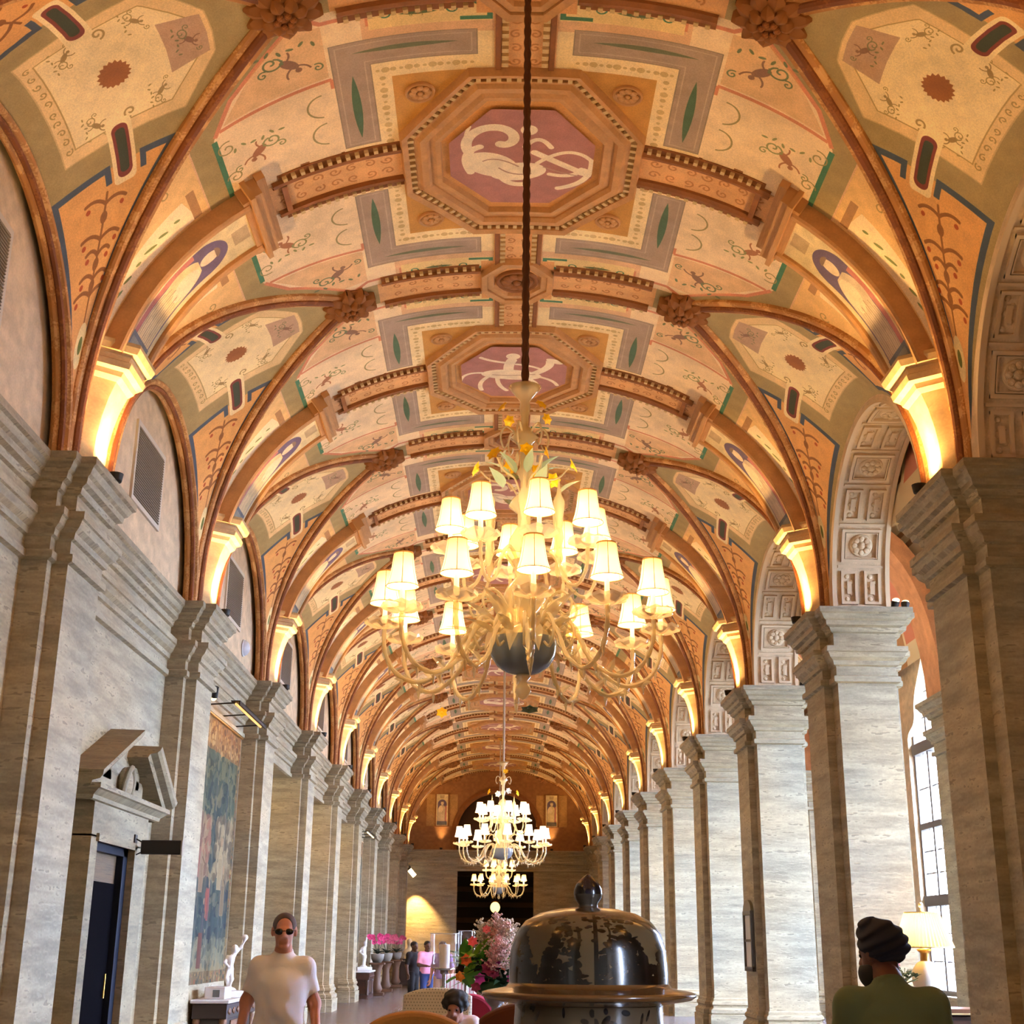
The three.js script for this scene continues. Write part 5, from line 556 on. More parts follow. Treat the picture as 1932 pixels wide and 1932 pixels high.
// ---------------------------------------------------------------- right side: aisle lamps, table lamp, framed notice
for (let k = 1; k <= 9; k++) { // twin spotlights standing on the pier tops, lighting the aisle vault
  const t = thing('aisle_spotlight', k <= 2 ? (k === 1 ? 'pair of small bright spotlights on top of the nearest right-hand pillar' : 'pair of small bright spotlights on top of the second right-hand pillar') : `pair of small spotlights on top of the ${['third', 'fourth', 'fifth', 'sixth', 'seventh', 'eighth', 'ninth'][k - 3]} right-hand pillar`, 'spotlight', [5.22, CORN + 0.005, zc(k) + 0.62], 0, 'aisle spotlights');
  part('stand', merge(rbox(0.12, 0.02, 0.1, 0.005, 0, 0.01, 0), bar([0, 0.02, 0], [0, 0.08, 0], 0.012)), M.iron, t); for (const [x, e] of [[-0.07, 1], [0.09, -1]]) { part('housing', bar([x, 0.06, e * 0.02], [x + 0.02, 0.16, e * 0.05], 0.045, 12, 0.06), M.iron, t); part('bulb', ball(0.05, x + 0.024, 0.175, e * 0.053, 1, 0.6, 1, 10), bulbM, t); }
  const l = new THREE.SpotLight(new THREE.Color(1, 0.72, 0.42), I_AISLE, 0, 1.3, 0.6, 2); l.position.set(0.02, 0.22, 0); l.target.position.set(0.9, 2, 0); l.shadow.radius = 3; t.add(l, l.target);
}
{ const o = thing('framed_notice', 'narrow framed notice hanging on the nave face of the third right-hand pillar', 'frame', [4.17, 1.66, -23.52]); part('frame', merge(boxb(-0.06, 0, 0.45, 0.52, -0.36, 0.36), boxb(-0.06, 0, -0.45, -0.38, -0.36, 0.36), boxb(-0.06, 0, -0.4, 0.46, -0.36, -0.3), boxb(-0.06, 0, -0.4, 0.46, 0.3, 0.36), boxb(-0.05, 0, 0.02, 0.06, -0.3, 0.3)), std(0x4d4a48, 0.4, { metalness: 0.4 }), o); part('sheet', boxb(-0.03, -0.02, -0.4, 0.46, -0.32, 0.32), std(0xe8ecf2, 0.5), o); const s = new THREE.Shape(); s.moveTo(-0.36, 0); s.absarc(0, 0, 0.36, PI, 0, true); s.closePath(); part('crest', extrude(s, 0.05).rotateY(-PI / 2).scale(1, 0.5, 1).translate(0, 0.52, 0), std(0x6a5f44, 0.5), o); }
{ // console with a pleated lamp and a plant in the second arch
  const o = thing('console_table', 'dark console with a pale edge behind the turbaned man, in front of the window', 'console table', [5.55, 0, -16.2]); part('top', rbox(2.1, 0.05, 0.6, 0.012, 0, 0.93, 0), std(0x6a4630, 0.3), o); part('top_edge', rbox(2.12, 0.02, 0.62, 0.008, 0, 0.9, 0), std(0xb89a68, 0.4), o); part('body', rbox(1.96, 0.62, 0.5, 0.02, 0, 0.57, 0), M.woodDark, o); for (const x of [-0.9, 0.9]) for (const z of [-0.2, 0.2]) part('leg', lathe([[0.03, 0], [0.05, 0.06], [0.04, 0.27]], 10), M.woodDark, o, [x, 0, z]); for (const x of [-0.5, 0.5]) { const d = part('drawer', rbox(0.86, 0.22, 0.03, 0.01, x, 0.72, 0.25), M.wood, o); part('knob', ball(0.022, x, 0.72, 0.275), M.brass, d); }
  const t = thing('table_lamp', 'white urn table lamp with a glowing pleated shade beside the turbaned man', 'table lamp', [4.84, 0.955, -16.22]);
  part('lamp_base', lathe([[0.001, 0], [0.11, 0], [0.11, 0.03], [0.08, 0.05], [0.13, 0.14], [0.165, 0.26], [0.16, 0.36], [0.1, 0.44], [0.06, 0.46]], 28), std(0xf0ead8, 0.25), t); part('lamp_neck', lathe([[0.05, 0.455], [0.045, 0.54], [0.075, 0.56], [0.09, 0.58], [0.02, 0.59], [0.012, 0.62], [0.012, 0.97]], 18), M.brass, t);
  const g = new G(), n = 96, R = (i, top) => { const a = i * 2 * PI / n, r = (top ? 0.19 : 0.335) + (i % 2 ? 0.012 : -0.008); return [r * cos(a), top ? 0.95 : 0.6, r * sin(a)]; }; for (let i = 0; i < n; i++) g.quad(R(i, 0), R(i + 1, 0), R(i + 1, 1), R(i, 1), [0, 0], [0.1, 0], [0.1, 1], [0, 1]);
  part('lamp_shade', g.build(0.2), phys({ color: 0xf2d690, roughness: 0.9, transmission: 0.5, thickness: 0 }), t); part('shade_trim', merge(mv(flat(new THREE.TorusGeometry(0.338, 0.008, 6, 48).rotateX(PI / 2)), 0, 0.6, 0), mv(flat(new THREE.TorusGeometry(0.192, 0.008, 6, 36).rotateX(PI / 2)), 0, 0.95, 0)), std(0xe8c880, 0.8), t); part('finial', merge(bar([0, 0.95, 0], [0, 1.0, 0], 0.012), ball(0.03, 0, 1.03, 0)), std(0xf0e2b0, 0.4), t);
  part('bulb', ball(0.045, 0, 0.76, 0, 1, 1.3, 1, 12), bulbM, t); const l = new THREE.PointLight(new THREE.Color(1, 0.78, 0.42), I_TABLE, 0, 2); l.position.set(0, 0.76, 0); l.shadow.radius = 2; t.add(l); t.scale.y = 1.1;
  const p = thing('potted_plant', 'small leafy plant with red buds beside the table lamp', 'plant', [4.5, 0.955, -16.05]); part('pot', lathe([[0.001, 0], [0.06, 0], [0.085, 0.12], [0.09, 0.14], [0.07, 0.14]], 16), std(0x8c5a3c, 0.6), p); const lm = std(0x3c4a22, 0.6); for (let i = 0; i < 26; i++) { const a = i * 2.4, e = 0.35 + 0.7 * rnd(); const s = part('stem', tube([[0, 0.13, 0], [cos(a) * 0.06 * e, 0.26, sin(a) * 0.06 * e], [cos(a) * 0.2 * e, 0.3 + 0.16 * rnd(), sin(a) * 0.2 * e]], 0.004, 5), lm, p); part('leaf', leafShape(0.1, 0.028, 0.03).rotateX(0.8).rotateY(a).translate(cos(a) * 0.17 * e, 0.3 + 0.12 * rnd(), sin(a) * 0.17 * e), lm, s); } for (let i = 0; i < 3; i++) part('bud', ball(0.022, rr(-0.14, 0.06), 0.42 + 0.05 * i, rr(-0.06, 0.06)), std(0xa83a34, 0.5), p);
}

// ---------------------------------------------------------------- foreground and seating
const jarTex = canvasTex(1400, 600, (x, W, H) => { // blue and white landscape on cream porcelain, darkened by its strong ink
  x.fillStyle = '#c2b498'; x.fillRect(0, 0, W, H); const ink = ['#141828', '#1c2236', '#23202c', '#0f1320'];
  const blob = (cx, cy, w, h, n, top) => { for (let i = 0; i < n; i++) { const a = rr(-1, 1), b = rnd(); x.fillStyle = ink[i % 4]; x.globalAlpha = rr(0.6, 1); x.beginPath(); x.ellipse(cx + a * w * (0.35 + 0.65 * b), cy - h + b * h + Math.abs(a) * h * top, rr(5, 22), rr(4, 13), rr(0, 3), 0, 7); x.fill(); } x.globalAlpha = 1; };
  for (let r = 0; r < 4; r++) { const o = r * 350; blob(o + 90, H - 20, 170, 300, 260, 0.5); blob(o + 260, H - 20, 120, 330, 200, 0.55); blob(o + 175, H - 10, 190, 110, 170, 0.1); blob(o + 170, H - 330, 110, 120, 46, 0.2); x.strokeStyle = ink[0]; x.lineCap = 'round'; for (const [a, b, k] of [[o + 300, H - 210, 1], [o + 40, H - 260, 0.7]]) { x.lineWidth = 9 * k; x.beginPath(); x.moveTo(a, b + 160); x.bezierCurveTo(a - 14, b + 60, a + 26, b + 20, a, b - 80 * k); x.stroke(); for (let i = 0; i < 26; i++) { x.fillStyle = ink[i % 4]; x.beginPath(); x.arc(a + rr(-64, 64) * k, b - rr(0, 170) * k, rr(4, 13), 0, 7); x.fill(); } } x.fillStyle = '#181c2c'; x.fillRect(o - 8, 60, 20, H); }
  for (let i = 0; i < 130; i++) { x.fillStyle = ink[i % 4]; x.globalAlpha = 0.5; x.beginPath(); x.ellipse(rr(0, W), rr(0, 200), rr(3, 26), rr(2, 5), 0, 0, 7); x.fill(); } x.globalAlpha = 1; x.fillStyle = ink[1]; x.fillRect(0, H - 26, W, 26); for (let i = 0; i < 90; i++) { x.fillStyle = '#a89c86'; x.beginPath(); x.arc(i * W / 90 + 6, H - 13, 4, 0, 7); x.fill(); }
});
const jarTex2 = canvasTex(1400, 700, (x, W, H) => { x.fillStyle = '#a89a84'; x.fillRect(0, 0, W, H); for (let i = 0; i < 900; i++) { x.fillStyle = ['#1b2033', '#2a2d3c', '#33303a'][i % 3]; x.globalAlpha = rr(0.5, 0.95); const a = rr(0, W), b = rr(70, H); x.beginPath(); x.ellipse(a, b, rr(4, 16) , rr(4, 12), rr(0, 3), 0, 7); x.fill(); } x.globalAlpha = 1; x.fillStyle = '#3b3530'; x.fillRect(0, 0, W, 40); });
{ const X = -0.012, Z = -2.62, glaze = (o) => phys({ roughness: 0.2, clearcoat: 0.5, clearcoatRoughness: 0.1, ...o });
  const jar = thing('ginger_jar', 'large dark painted porcelain jar with a domed lid and pointed knob, in the foreground', 'jar', [X, 0.76, Z]);
  part('jar_body', lathe([[0.001, 0], [0.1, 0], [0.105, 0.03], [0.13, 0.14], [0.175, 0.34], [0.2, 0.48], [0.19, 0.58], [0.155, 0.655], [0.14, 0.68], [0.137, 0.735], [0.12, 0.735]], 64), glaze({ color: 0x8f8474, map: jarTex2 }), jar);
  part('lid', lathe([[0.148, 0.762], [0.149, 0.79], [0.146, 0.83], [0.136, 0.862], [0.118, 0.883], [0.09, 0.897], [0.055, 0.905], [0.02, 0.908]], 72), glaze({ color: 0x7d725e, map: jarTex }), jar);
  part('lid_rim', lathe([[0.13, 0.735], [0.19, 0.745], [0.199, 0.751], [0.199, 0.756], [0.19, 0.759], [0.155, 0.765], [0.148, 0.774]], 72), glaze({ color: 0x6a4a2a }), jar);
  part('knob_neck', lathe([[0.025, 0.904], [0.019, 0.908], [0.018, 0.914], [0.026, 0.925], [0.0272, 0.932]], 32), glaze({ color: 0x4a4238 }), jar); part('knob', lathe([[0.0272, 0.932], [0.0268, 0.94], [0.022, 0.951], [0.012, 0.961], [0.003, 0.968], [0.001, 0.969]], 32), glaze({ color: 0x10111c }), jar);
  const t = thing('side_table', 'round dark table under the large foreground jar', 'table', [X, 0, Z]); part('top', lathe([[0.001, 0.73], [0.3, 0.73], [0.32, 0.74], [0.32, 0.755], [0.3, 0.76], [0.001, 0.76]], 48), M.wood, t); part('pedestal', lathe([[0.06, 0.08], [0.05, 0.2], [0.08, 0.32], [0.045, 0.5], [0.06, 0.7], [0.12, 0.73]], 20), M.wood, t); for (let i = 0; i < 3; i++) part('leg', tube([[0.04, 0.14, 0], [0.14, 0.1, 0], [0.25, 0.02, 0]], 0.022, 8).rotateY(i * 2.09), M.wood, t);
}
const dotTex = canvasTex(256, 256, (x, W, H) => { x.fillStyle = '#cbc3ac'; x.fillRect(0, 0, W, H); x.fillStyle = '#8f8c78'; for (let i = 0; i < 8; i++) for (let j = 0; j < 8; j++) { x.beginPath(); x.arc((i + (j % 2) / 2) * 32 + 8, j * 32 + 8, 7, 0, 7); x.fill(); } }); dotTex.wrapS = dotTex.wrapT = THREE.RepeatWrapping;
const stripeTex = canvasTex(256, 64, (x, W, H) => { x.fillStyle = '#f2efe8'; x.fillRect(0, 0, W, H); x.fillStyle = '#c8747c'; for (const a of [40, 128, 216]) x.fillRect(a, 0, 18, H); }); stripeTex.wrapS = stripeTex.wrapT = THREE.RepeatWrapping;
const weaveTex = dataTex(256, (i) => { const xx = i % 256, yy = i / 256 | 0, k = 0.82 + 0.22 * (((xx >> 2) + (yy >> 2)) & 1) + (nE[(yy * 4) * N1 + xx * 4] - 0.5) * 0.2; return [186 * k, 134 * k, 72 * k]; });
function armchair(label, pos, turn, m, o = {}) { // back outline is extruded with a soft edge; seat front faces +z
  const w = o.w || 0.7, h = o.h || 1.16, t = thing('armchair', label, 'armchair', pos, turn), s = new THREE.Shape(), b = 0.03; s.moveTo(-w / 2 + b, 0.4); s.lineTo(-w / 2 + b, h - (o.rise ?? 0.07) - b); s.bezierCurveTo(-w / 4, h + (o.crown ?? 0.0) - b, w / 4, h + (o.crown ?? 0.0) - b, w / 2 - b, h - (o.rise ?? 0.07) - b); s.lineTo(w / 2 - b, 0.4); s.closePath();
  part('backrest', uvBox(extrude(s, 0.08, b).rotateX(-0.06).translate(0, 0.0, -0.02), 4.4), m, t); part('seat', uvBox(rbox(w - 0.02, 0.14, 0.62, 0.05, 0, 0.38, 0.36), 2.2), m, t); part('seat_frame', box(w - 0.08, 0.08, 0.56, 0, 0.31, 0.34), M.wood, t);
  for (const e of [-1, 1]) { if (!o.noArms) part('armrest', uvBox(rbox(0.1, 0.28, 0.5, 0.045, e * (w / 2 - 0.04), 0.54, 0.28), 2.2), m, t); if (o.wing) part('wing', uvBox(rbox(0.09, 0.5, 0.24, 0.04, e * (w / 2 - 0.04), h - 0.36, 0.14), 2.2), m, t); for (const z of [0.08, 0.62]) part('leg', lathe([[0.016, 0], [0.022, 0.08], [0.03, 0.28]], 10), M.wood, t, [e * (w / 2 - 0.06), 0, z]); }
  return t;
}
armchair('pale high-backed armchair with a dotted fabric that the dark-haired woman sits in', [-0.71, 0, -13.36], 0.0, std(0xffffff, 0.9, { map: dotTex }), { w: 0.65, h: 1.2, rise: 0.06, crown: 0.02 });
armchair('golden upholstered chair with an arched back, nearest at the bottom of the view', [-0.74, 0, -10.05], PI, std(0xffffff, 0.9, { map: weaveTex }), { w: 0.78, h: 1.1, rise: 0.09, crown: 0.09 });
armchair('red chair with a rounded back half hidden behind the pale dotted armchair', [-0.42, 0, -15.25], PI - 0.1, std(0xb8324c, 0.9), { w: 0.5, h: 1.08, rise: 0.12, crown: 0.05, noArms: true });
armchair('white armchair with red stripes beyond the glass candle lantern', [-0.82, 0, -27.5], PI, std(0xffffff, 0.9, { map: stripeTex }), { w: 0.62, h: 1.05, rise: 0.02, crown: 0.0 });
armchair('brown chair with a low arched back between the pale armchair and the jar', [0.12, 0, -11.75], PI, std(0x7a5228, 0.85, { map: weaveTex }), { w: 0.84, h: 1.12, rise: 0.1, crown: 0.06 });
{ const t = thing('round_table', 'round table with the large flower arrangement and tall candle lanterns', 'table', [-0.22, 0, -14.5]); part('top', lathe([[0.001, 0.72], [0.43, 0.72], [0.45, 0.74], [0.43, 0.76], [0.001, 0.76]], 40), M.wood, t); part('pedestal', lathe([[0.3, 0.0], [0.26, 0.06], [0.08, 0.14], [0.07, 0.6], [0.2, 0.72]], 24), M.wood, t);
  const f = thing('flower_arrangement', 'large bouquet of pink plumes, orange lilies and green leaves in a silver bowl', 'flowers', [-0.16, 0.76, -14.5]); const silver = std(0xc8ccd0, 0.25, { metalness: 0.9 });
  part('bowl', lathe([[0.001, 0], [0.13, 0], [0.12, 0.03], [0.04, 0.07], [0.04, 0.22], [0.1, 0.28], [0.15, 0.37], [0.16, 0.44], [0.15, 0.44], [0.13, 0.37], [0.001, 0.3]], 32), silver, f); part('moss', ball(0.2, 0, 0.42, 0, 1, 0.5, 1, 14), std(0x24401f, 0.9), f);
  const gm = [std(0x2f6a2c, 0.6), std(0x1f4a2e, 0.6), std(0x8fb83a, 0.6), std(0x5f9a34, 0.6)], lf = [leafShape(0.3, 0.07, 0.1), leafShape(0.24, 0.08, 0.05), leafShape(0.36, 0.05, 0.16)];
  for (let i = 0; i < 90; i++) { const a = rr(0, 6.28), e = rr(0.3, 1.5); part('leaf', lf[i % 3].clone().rotateX(e).rotateY(a), i < 34 ? gm[2 + i % 2] : gm[i % 2], f, [i < 26 ? rr(-0.36, -0.1) : i < 34 ? rr(0.08, 0.26) : cos(a) * 0.1, 0.4 + rr(0, 0.3), rr(-0.05, 0.16)]); }
  const pk = [std(0xdcb4a8, 0.9), std(0xd2b8a8, 0.9), std(0xd99a90, 0.9), std(0xcfc4b0, 0.9)];
  const plume = () => { const gs = [bar([0, 0, 0], [0, 0.62, 0], 0.005, 5)]; for (let i = 0; i < 30; i++) { const u = i / 30, y = 0.2 + 0.42 * u, a = i * 2.4, L = 0.12 * (1 - u) + 0.025; const tip = [cos(a) * L, y + L * 0.9, sin(a) * L]; gs.push(bar([0, y, 0], tip, 0.004, 4, 0.002)); for (let j = 1; j < 6; j++) gs.push(flat(new THREE.OctahedronGeometry(0.011 + 0.005 * rnd())).translate(tip[0] * j / 5 + rr(-0.012, 0.012), lerp(y, tip[1], j / 5), tip[2] * j / 5 + rr(-0.012, 0.012))); } return merge(gs); }, pl = [plume(), plume(), plume()];
  for (let i = 0; i < 26; i++) { const x = i < 10 ? rr(-0.34, -0.08) : rr(-0.02, 0.5), q = part('plume', pl[i % 3], i < 10 ? pk[(i + 2) % 4] : pk[i % 4], f, [x * 0.25, 0.42 + rr(-0.03, 0.03), rr(-0.1, 0.12)]); q.rotation.set(rr(-0.25, 0.3), rr(0, 6), -x * 1.25); q.scale.setScalar(rr(0.8, 1.15)); }
  for (const [x, y, c, r] of [[-0.3, 0.68, 0xf06a30, 0.07], [-0.36, 0.52, 0xf08a28, 0.06], [-0.08, 0.6, 0x8c2050, 0.08], [-0.02, 0.56, 0x7a1c48, 0.07], [0.02, 0.66, 0xd84a98, 0.06], [-0.16, 0.5, 0xc838a0, 0.065], [-0.2, 0.42, 0x8c1a40, 0.06], [-0.24, 0.86, 0xe85a60, 0.06], [0.1, 0.62, 0xe07a50, 0.06], [-0.1, 0.98, 0xe86a70, 0.05], [0.16, 0.5, 0xb83078, 0.06]]) part('blossom', place(petalFlower(r), V3(x, y, 0.2), V3(x * 0.6, 0.3, 1)), std(c, 0.6), f);
}
function lantern(label, pos, h, R) { const o = thing('candle_lantern', label, 'candle lantern', pos), silver = std(0xd4d8de, 0.2, { metalness: 0.95 }); part('stem', lathe([[0.001, 0], [0.11, 0], [0.1, 0.02], [0.03, 0.05], [0.02, h * 0.5], [0.035, h * 0.55], [0.02, h * 0.62], [0.02, h - 0.06], [0.04, h - 0.05], [0.04, h - 0.02], [R * 0.9, h], [0.001, h]], 24), silver, o); part('glass_cylinder', lathe([[R * 0.5, h], [R * 0.92, h + 0.015], [R, h + 0.05], [R, h + 0.32], [R * 1.02, h + 0.325]], 36), phys({ color: 0xffffff, roughness: 0.03, transmission: 0.92, thickness: 0, ior: 1.5, specularIntensity: 1 }), o); part('glass_lip', mv(flat(new THREE.TorusGeometry(R * 1.01, 0.004, 6, 40).rotateX(PI / 2)), 0, h + 0.325, 0), phys({ color: 0xf0f8ff, roughness: 0.05, transmission: 0.4, thickness: 0 }), o); const c = part('candle', lathe([[0.001, h], [R * 0.36, h], [R * 0.36, h + 0.22], [R * 0.3, h + 0.225], [0.001, h + 0.22]], 20), std(0xf2f0e8, 0.6), o); part('wick', bar([0, h + 0.22, 0], [0.002, h + 0.25, 0], 0.004, 5), M.dark, c); return o; }
lantern('tall glass candle lantern with a white candle on a long stem, left of the flowers', [-0.67, 0, -13.82], 1.37, 0.145); lantern('smaller-looking glass candle lantern partly behind the flowers', [-0.5, 0.0, -16.2], 1.42, 0.1);

// ---------------------------------------------------------------- people
function hand(wx, wy, wz, dir, side, curlA, out) { // wrist, direction of the hand, thumb side vector; appends capsules
  const D = dir.clone().normalize(), S = side.clone().addScaledVector(D, -side.dot(D)).normalize(), Nn = D.clone().cross(S), W = V3(wx, wy, wz), at = (d, s, n) => W.clone().addScaledVector(D, d).addScaledVector(S, s).addScaledVector(Nn, n); const seg = (a, ra, b, rb) => out.push([a.x, a.y, a.z, ra, b.x, b.y, b.z, rb]);
  for (const s of [-0.024, -0.008, 0.008, 0.024]) seg(at(0.005, s * 0.8, 0), 0.016, at(0.085, s * 1.15, 0), 0.013);
  [[0.03, 0.036], [0.011, 0.042], [-0.011, 0.039], [-0.03, 0.031]].forEach(([s, L], i) => { let p = at(0.09, s, 0), a = curlA * 0.5, q; for (let j = 0; j < 3; j++) { const l = L * [1, 0.7, 0.55][j]; q = p.clone().addScaledVector(D, l * cos(a)).addScaledVector(Nn, l * sin(a)); seg(p, 0.0095 - j * 0.001, q, 0.0088 - j * 0.001); p = q; a += curlA; } });
  const t0 = at(0.025, 0.026, 0), t1 = at(0.06, 0.052, 0.012), t2 = at(0.09, 0.056, 0.024); seg(t0, 0.014, t1, 0.011); seg(t1, 0.0105, t2, 0.009);
}
function person(label, pos, turn, J, P) { // J: joints in metres, facing +z; P: colours and build
  const o = thing('person', label, 'person', pos, turn), b = P.build || 1, cell = P.cell || 0.014, hc = P.headCell || 0.006, arms = [], legs = [], torso = [];
  const H = J.head, tiltX = P.headTurn || 0, seg = (L, a, ra, c, rb) => L.push([a[0], a[1], a[2], ra, c[0], c[1], c[2], rb]);
  seg(torso, [J.pelvis[0] - 0.07, J.pelvis[1], J.pelvis[2]], 0.1 * b, [J.pelvis[0] + 0.07, J.pelvis[1], J.pelvis[2]], 0.1 * b); seg(torso, J.pelvis, 0.12 * b, J.chest, 0.125 * b); seg(torso, [J.chest[0] - 0.075, J.chest[1], J.chest[2]], 0.105 * b, [J.chest[0] + 0.075, J.chest[1], J.chest[2]], 0.105 * b); seg(torso, J.sh[0], 0.06, J.sh[1], 0.06); seg(torso, [lerp(J.chest[0], J.neck[0], 0.6), lerp(J.chest[1], J.neck[1], 0.6), lerp(J.chest[2], J.neck[2], 0.6)], 0.09, J.neck, 0.056); seg(torso, J.neck, 0.056, [H[0], H[1] - 0.05, H[2] - 0.015], 0.055);
  if (P.belly) torso.push([J.pelvis[0], J.pelvis[1] + 0.16, J.pelvis[2] + 0.05, 0.115 * b, J.pelvis[0], J.pelvis[1] + 0.28, J.pelvis[2] + 0.04, 0.115 * b]);
  for (const i of [0, 1]) { seg(arms, J.sh[i], 0.052 * b, J.el[i], 0.042); seg(arms, J.el[i], 0.042, J.wr[i], 0.029); seg(legs, J.hip[i], 0.088 * b, J.kn[i], 0.058); seg(legs, J.kn[i], 0.055, J.an[i], 0.04); seg(legs, J.an[i], 0.042, [J.an[i][0], J.an[i][1] - 0.05, J.an[i][2] + 0.15], 0.034); }
  const all = [...torso, ...arms, ...legs], [lo, hi] = bounds(all, 0.05); const gs = [sdfMesh(union(all.map(cap), 0.05), lo, hi, cell)];
  if (P.hands !== false) for (const i of [0, 1]) { const h = []; hand(...J.wr[i], V3(...J.wr[i]).sub(V3(...J.el[i])), V3(...(P.thumb?.[i] || [0, 0, 1])), P.curl ?? 0.5, h); const [l, u] = bounds(h, 0.012); gs.push(sdfMesh(union(h.map(cap), 0.008), l, u, P.handCell || 0.005)); }
  // head with brow, nose, mouth, chin, ears; built upright, then turned on the neck
  const hf = [ell(0, 0.035, -0.012, 0.076, 0.088, 0.096), ell(0, -0.035, 0.022, 0.06, 0.085, 0.066), cap([-0.026, 0.012, 0.077, 0.011, 0.026, 0.012, 0.077, 0.011]), cap([0, 0.012, 0.084, 0.009, 0, -0.034, 0.104, 0.014]), cap([-0.014, -0.04, 0.09, 0.009, 0.014, -0.04, 0.09, 0.009]), cap([-0.02, -0.068, 0.078, 0.009, 0.02, -0.068, 0.078, 0.009]), cap([-0.018, -0.078, 0.077, 0.008, 0.018, -0.078, 0.077, 0.008]), ell(0, -0.108, 0.06, 0.034, 0.022, 0.026), cap([0, -0.05, -0.02, 0.055, 0, -0.15, -0.03, 0.054]), ell(-0.08, -0.005, -0.005, 0.012, 0.032, 0.02), ell(0.08, -0.005, -0.005, 0.012, 0.032, 0.02)];
  const cut = [ell(-0.031, -0.004, 0.088, 0.017, 0.009, 0.012), ell(0.031, -0.004, 0.088, 0.017, 0.009, 0.012)], hu = union(hf, 0.02), hs = (x, y, z) => Math.max(hu(x, y, z), -cut[0](x, y, z), -cut[1](x, y, z));
  const turnHead = (g) => g.rotateX(P.nod || 0).rotateY(P.look || 0).rotateZ(P.lean || 0).scale(1.08, 1.03, 1.05).translate(...H);
  gs.push(turnHead(sdfMesh(hs, [-0.1, -0.2, -0.12], [0.1, 0.14, 0.13], hc)));
  part('body', merge(gs), P.skin, o);
  if (P.eyes !== false) part('eyes', turnHead(merge(ball(0.011, -0.031, -0.003, 0.079, 1, 1, 1, 10), ball(0.011, 0.031, -0.003, 0.079, 1, 1, 1, 10))), std(0x2a201a, 0.2), o);
  if (P.hair) { const hx = P.hairShape || [ell(0, 0.05, -0.02, 0.084, 0.088, 0.1)]; const f = union(hx, 0.02), line = P.hairLine || ((x, y, z) => (z - 0.045) + (0.04 - y) * 0.9); part('hair', turnHead(sdfMesh((x, y, z) => Math.max(f(x, y, z), line(x, y, z)), [-0.15, -0.16, -0.17], [0.15, 0.2, 0.15], hc)), P.hair, o); }
  if (P.extraHead) for (const [n, g, m] of P.extraHead) part(n, turnHead(g), m, o);
  // shirt: the torso and sleeves, a little larger, cut at hem, neck and cuffs
  const sl = [0, 1].map((i) => { const k = P.sleeve ?? 0.62, a = J.sh[i], c = J.el[i], L = k > 1; return [[...a, 0.064 * b, ...c, L ? 0.056 : 0.068 * b], k]; });
  const sf = torso.slice(0, P.belly ? 99 : 5).filter((q, i) => i !== 5).map((q) => { const r = q.slice(); r[3] += 0.018; r[7] += 0.018; return cap(r); }), drape = P.drape ? [cap([J.chest[0] - 0.1, J.chest[1], J.chest[2] + 0.02, 0.088 * b, J.pelvis[0] - 0.085, J.pelvis[1] - 0.02, J.pelvis[2] + 0.03, 0.095 * b]), cap([J.chest[0] + 0.1, J.chest[1], J.chest[2] + 0.02, 0.088 * b, J.pelvis[0] + 0.085, J.pelvis[1] - 0.02, J.pelvis[2] + 0.03, 0.095 * b])] : [];
  const bodyF = union([...sf, ...drape], 0.05), slF = sl.map(([q, k], i) => { const c = cap(q), a = J.sh[i], e = J.el[i], d = [e[0] - a[0], e[1] - a[1], e[2] - a[2]], L = hyp(...d), kk = Math.min(k, 1); return (x, y, z) => Math.max(c(x, y, z), ((x - a[0]) * d[0] + (y - a[1]) * d[1] + (z - a[2]) * d[2]) / L - kk * L); });
  const wr = (x, y, z) => P.folds ? 0.004 * sin(y * 30 + x * 22 + 3 * sin(x * 9 + z * 5)) * smooth(1.5, 1.0, y) : 0;
  const shirtF = (x, y, z) => { const d = Math.min(bodyF(x, y, z), 1e3), s = smin(d, Math.min(slF[0](x, y, z), slF[1](x, y, z)), 0.05) + wr(x, y, z); return Math.max(s, (J.pelvis[1] - (P.hem ?? 0.06)) - y, y - (J.neck[1] + 0.016) + 0.4 * (z - J.neck[2])) ; };
  const sb = bounds([...torso, ...arms.filter((_, i) => i % 2 === 0)], 0.12); part('shirt', sdfMesh(shirtF, sb[0], sb[1], P.shirtCell || cell), P.shirt, o);
  const tf = union([...legs.filter((_, i) => i % 3 < 2), torso[0]].map((q) => { const r = q.slice(); r[3] += 0.02; r[7] += 0.022; return cap(r); }), 0.05), tb = bounds([...legs, torso[0]], 0.08); part('trousers', sdfMesh((x, y, z) => Math.max(tf(x, y, z), y - J.pelvis[1] - 0.02, J.ankleCut !== undefined ? J.ankleCut - y : 0.06 - y), tb[0], tb[1], cell * 1.2), P.trousers, o);
  for (const i of [0, 1]) { const a = J.an[i]; part('shoe', sdfMesh(union([cap([a[0], a[1] - 0.03, a[2] - 0.04, 0.045, a[0], a[1] - 0.045, a[2] + 0.1, 0.042]), cap([a[0], a[1] - 0.045, a[2] + 0.08, 0.042, a[0], a[1] - 0.05, a[2] + 0.17, 0.035])], 0.03), [a[0] - 0.08, 0.002, a[2] - 0.12], [a[0] + 0.08, a[1] + 0.05, a[2] + 0.24], 0.014), P.shoe || M.dark, o); }
  return o;
}
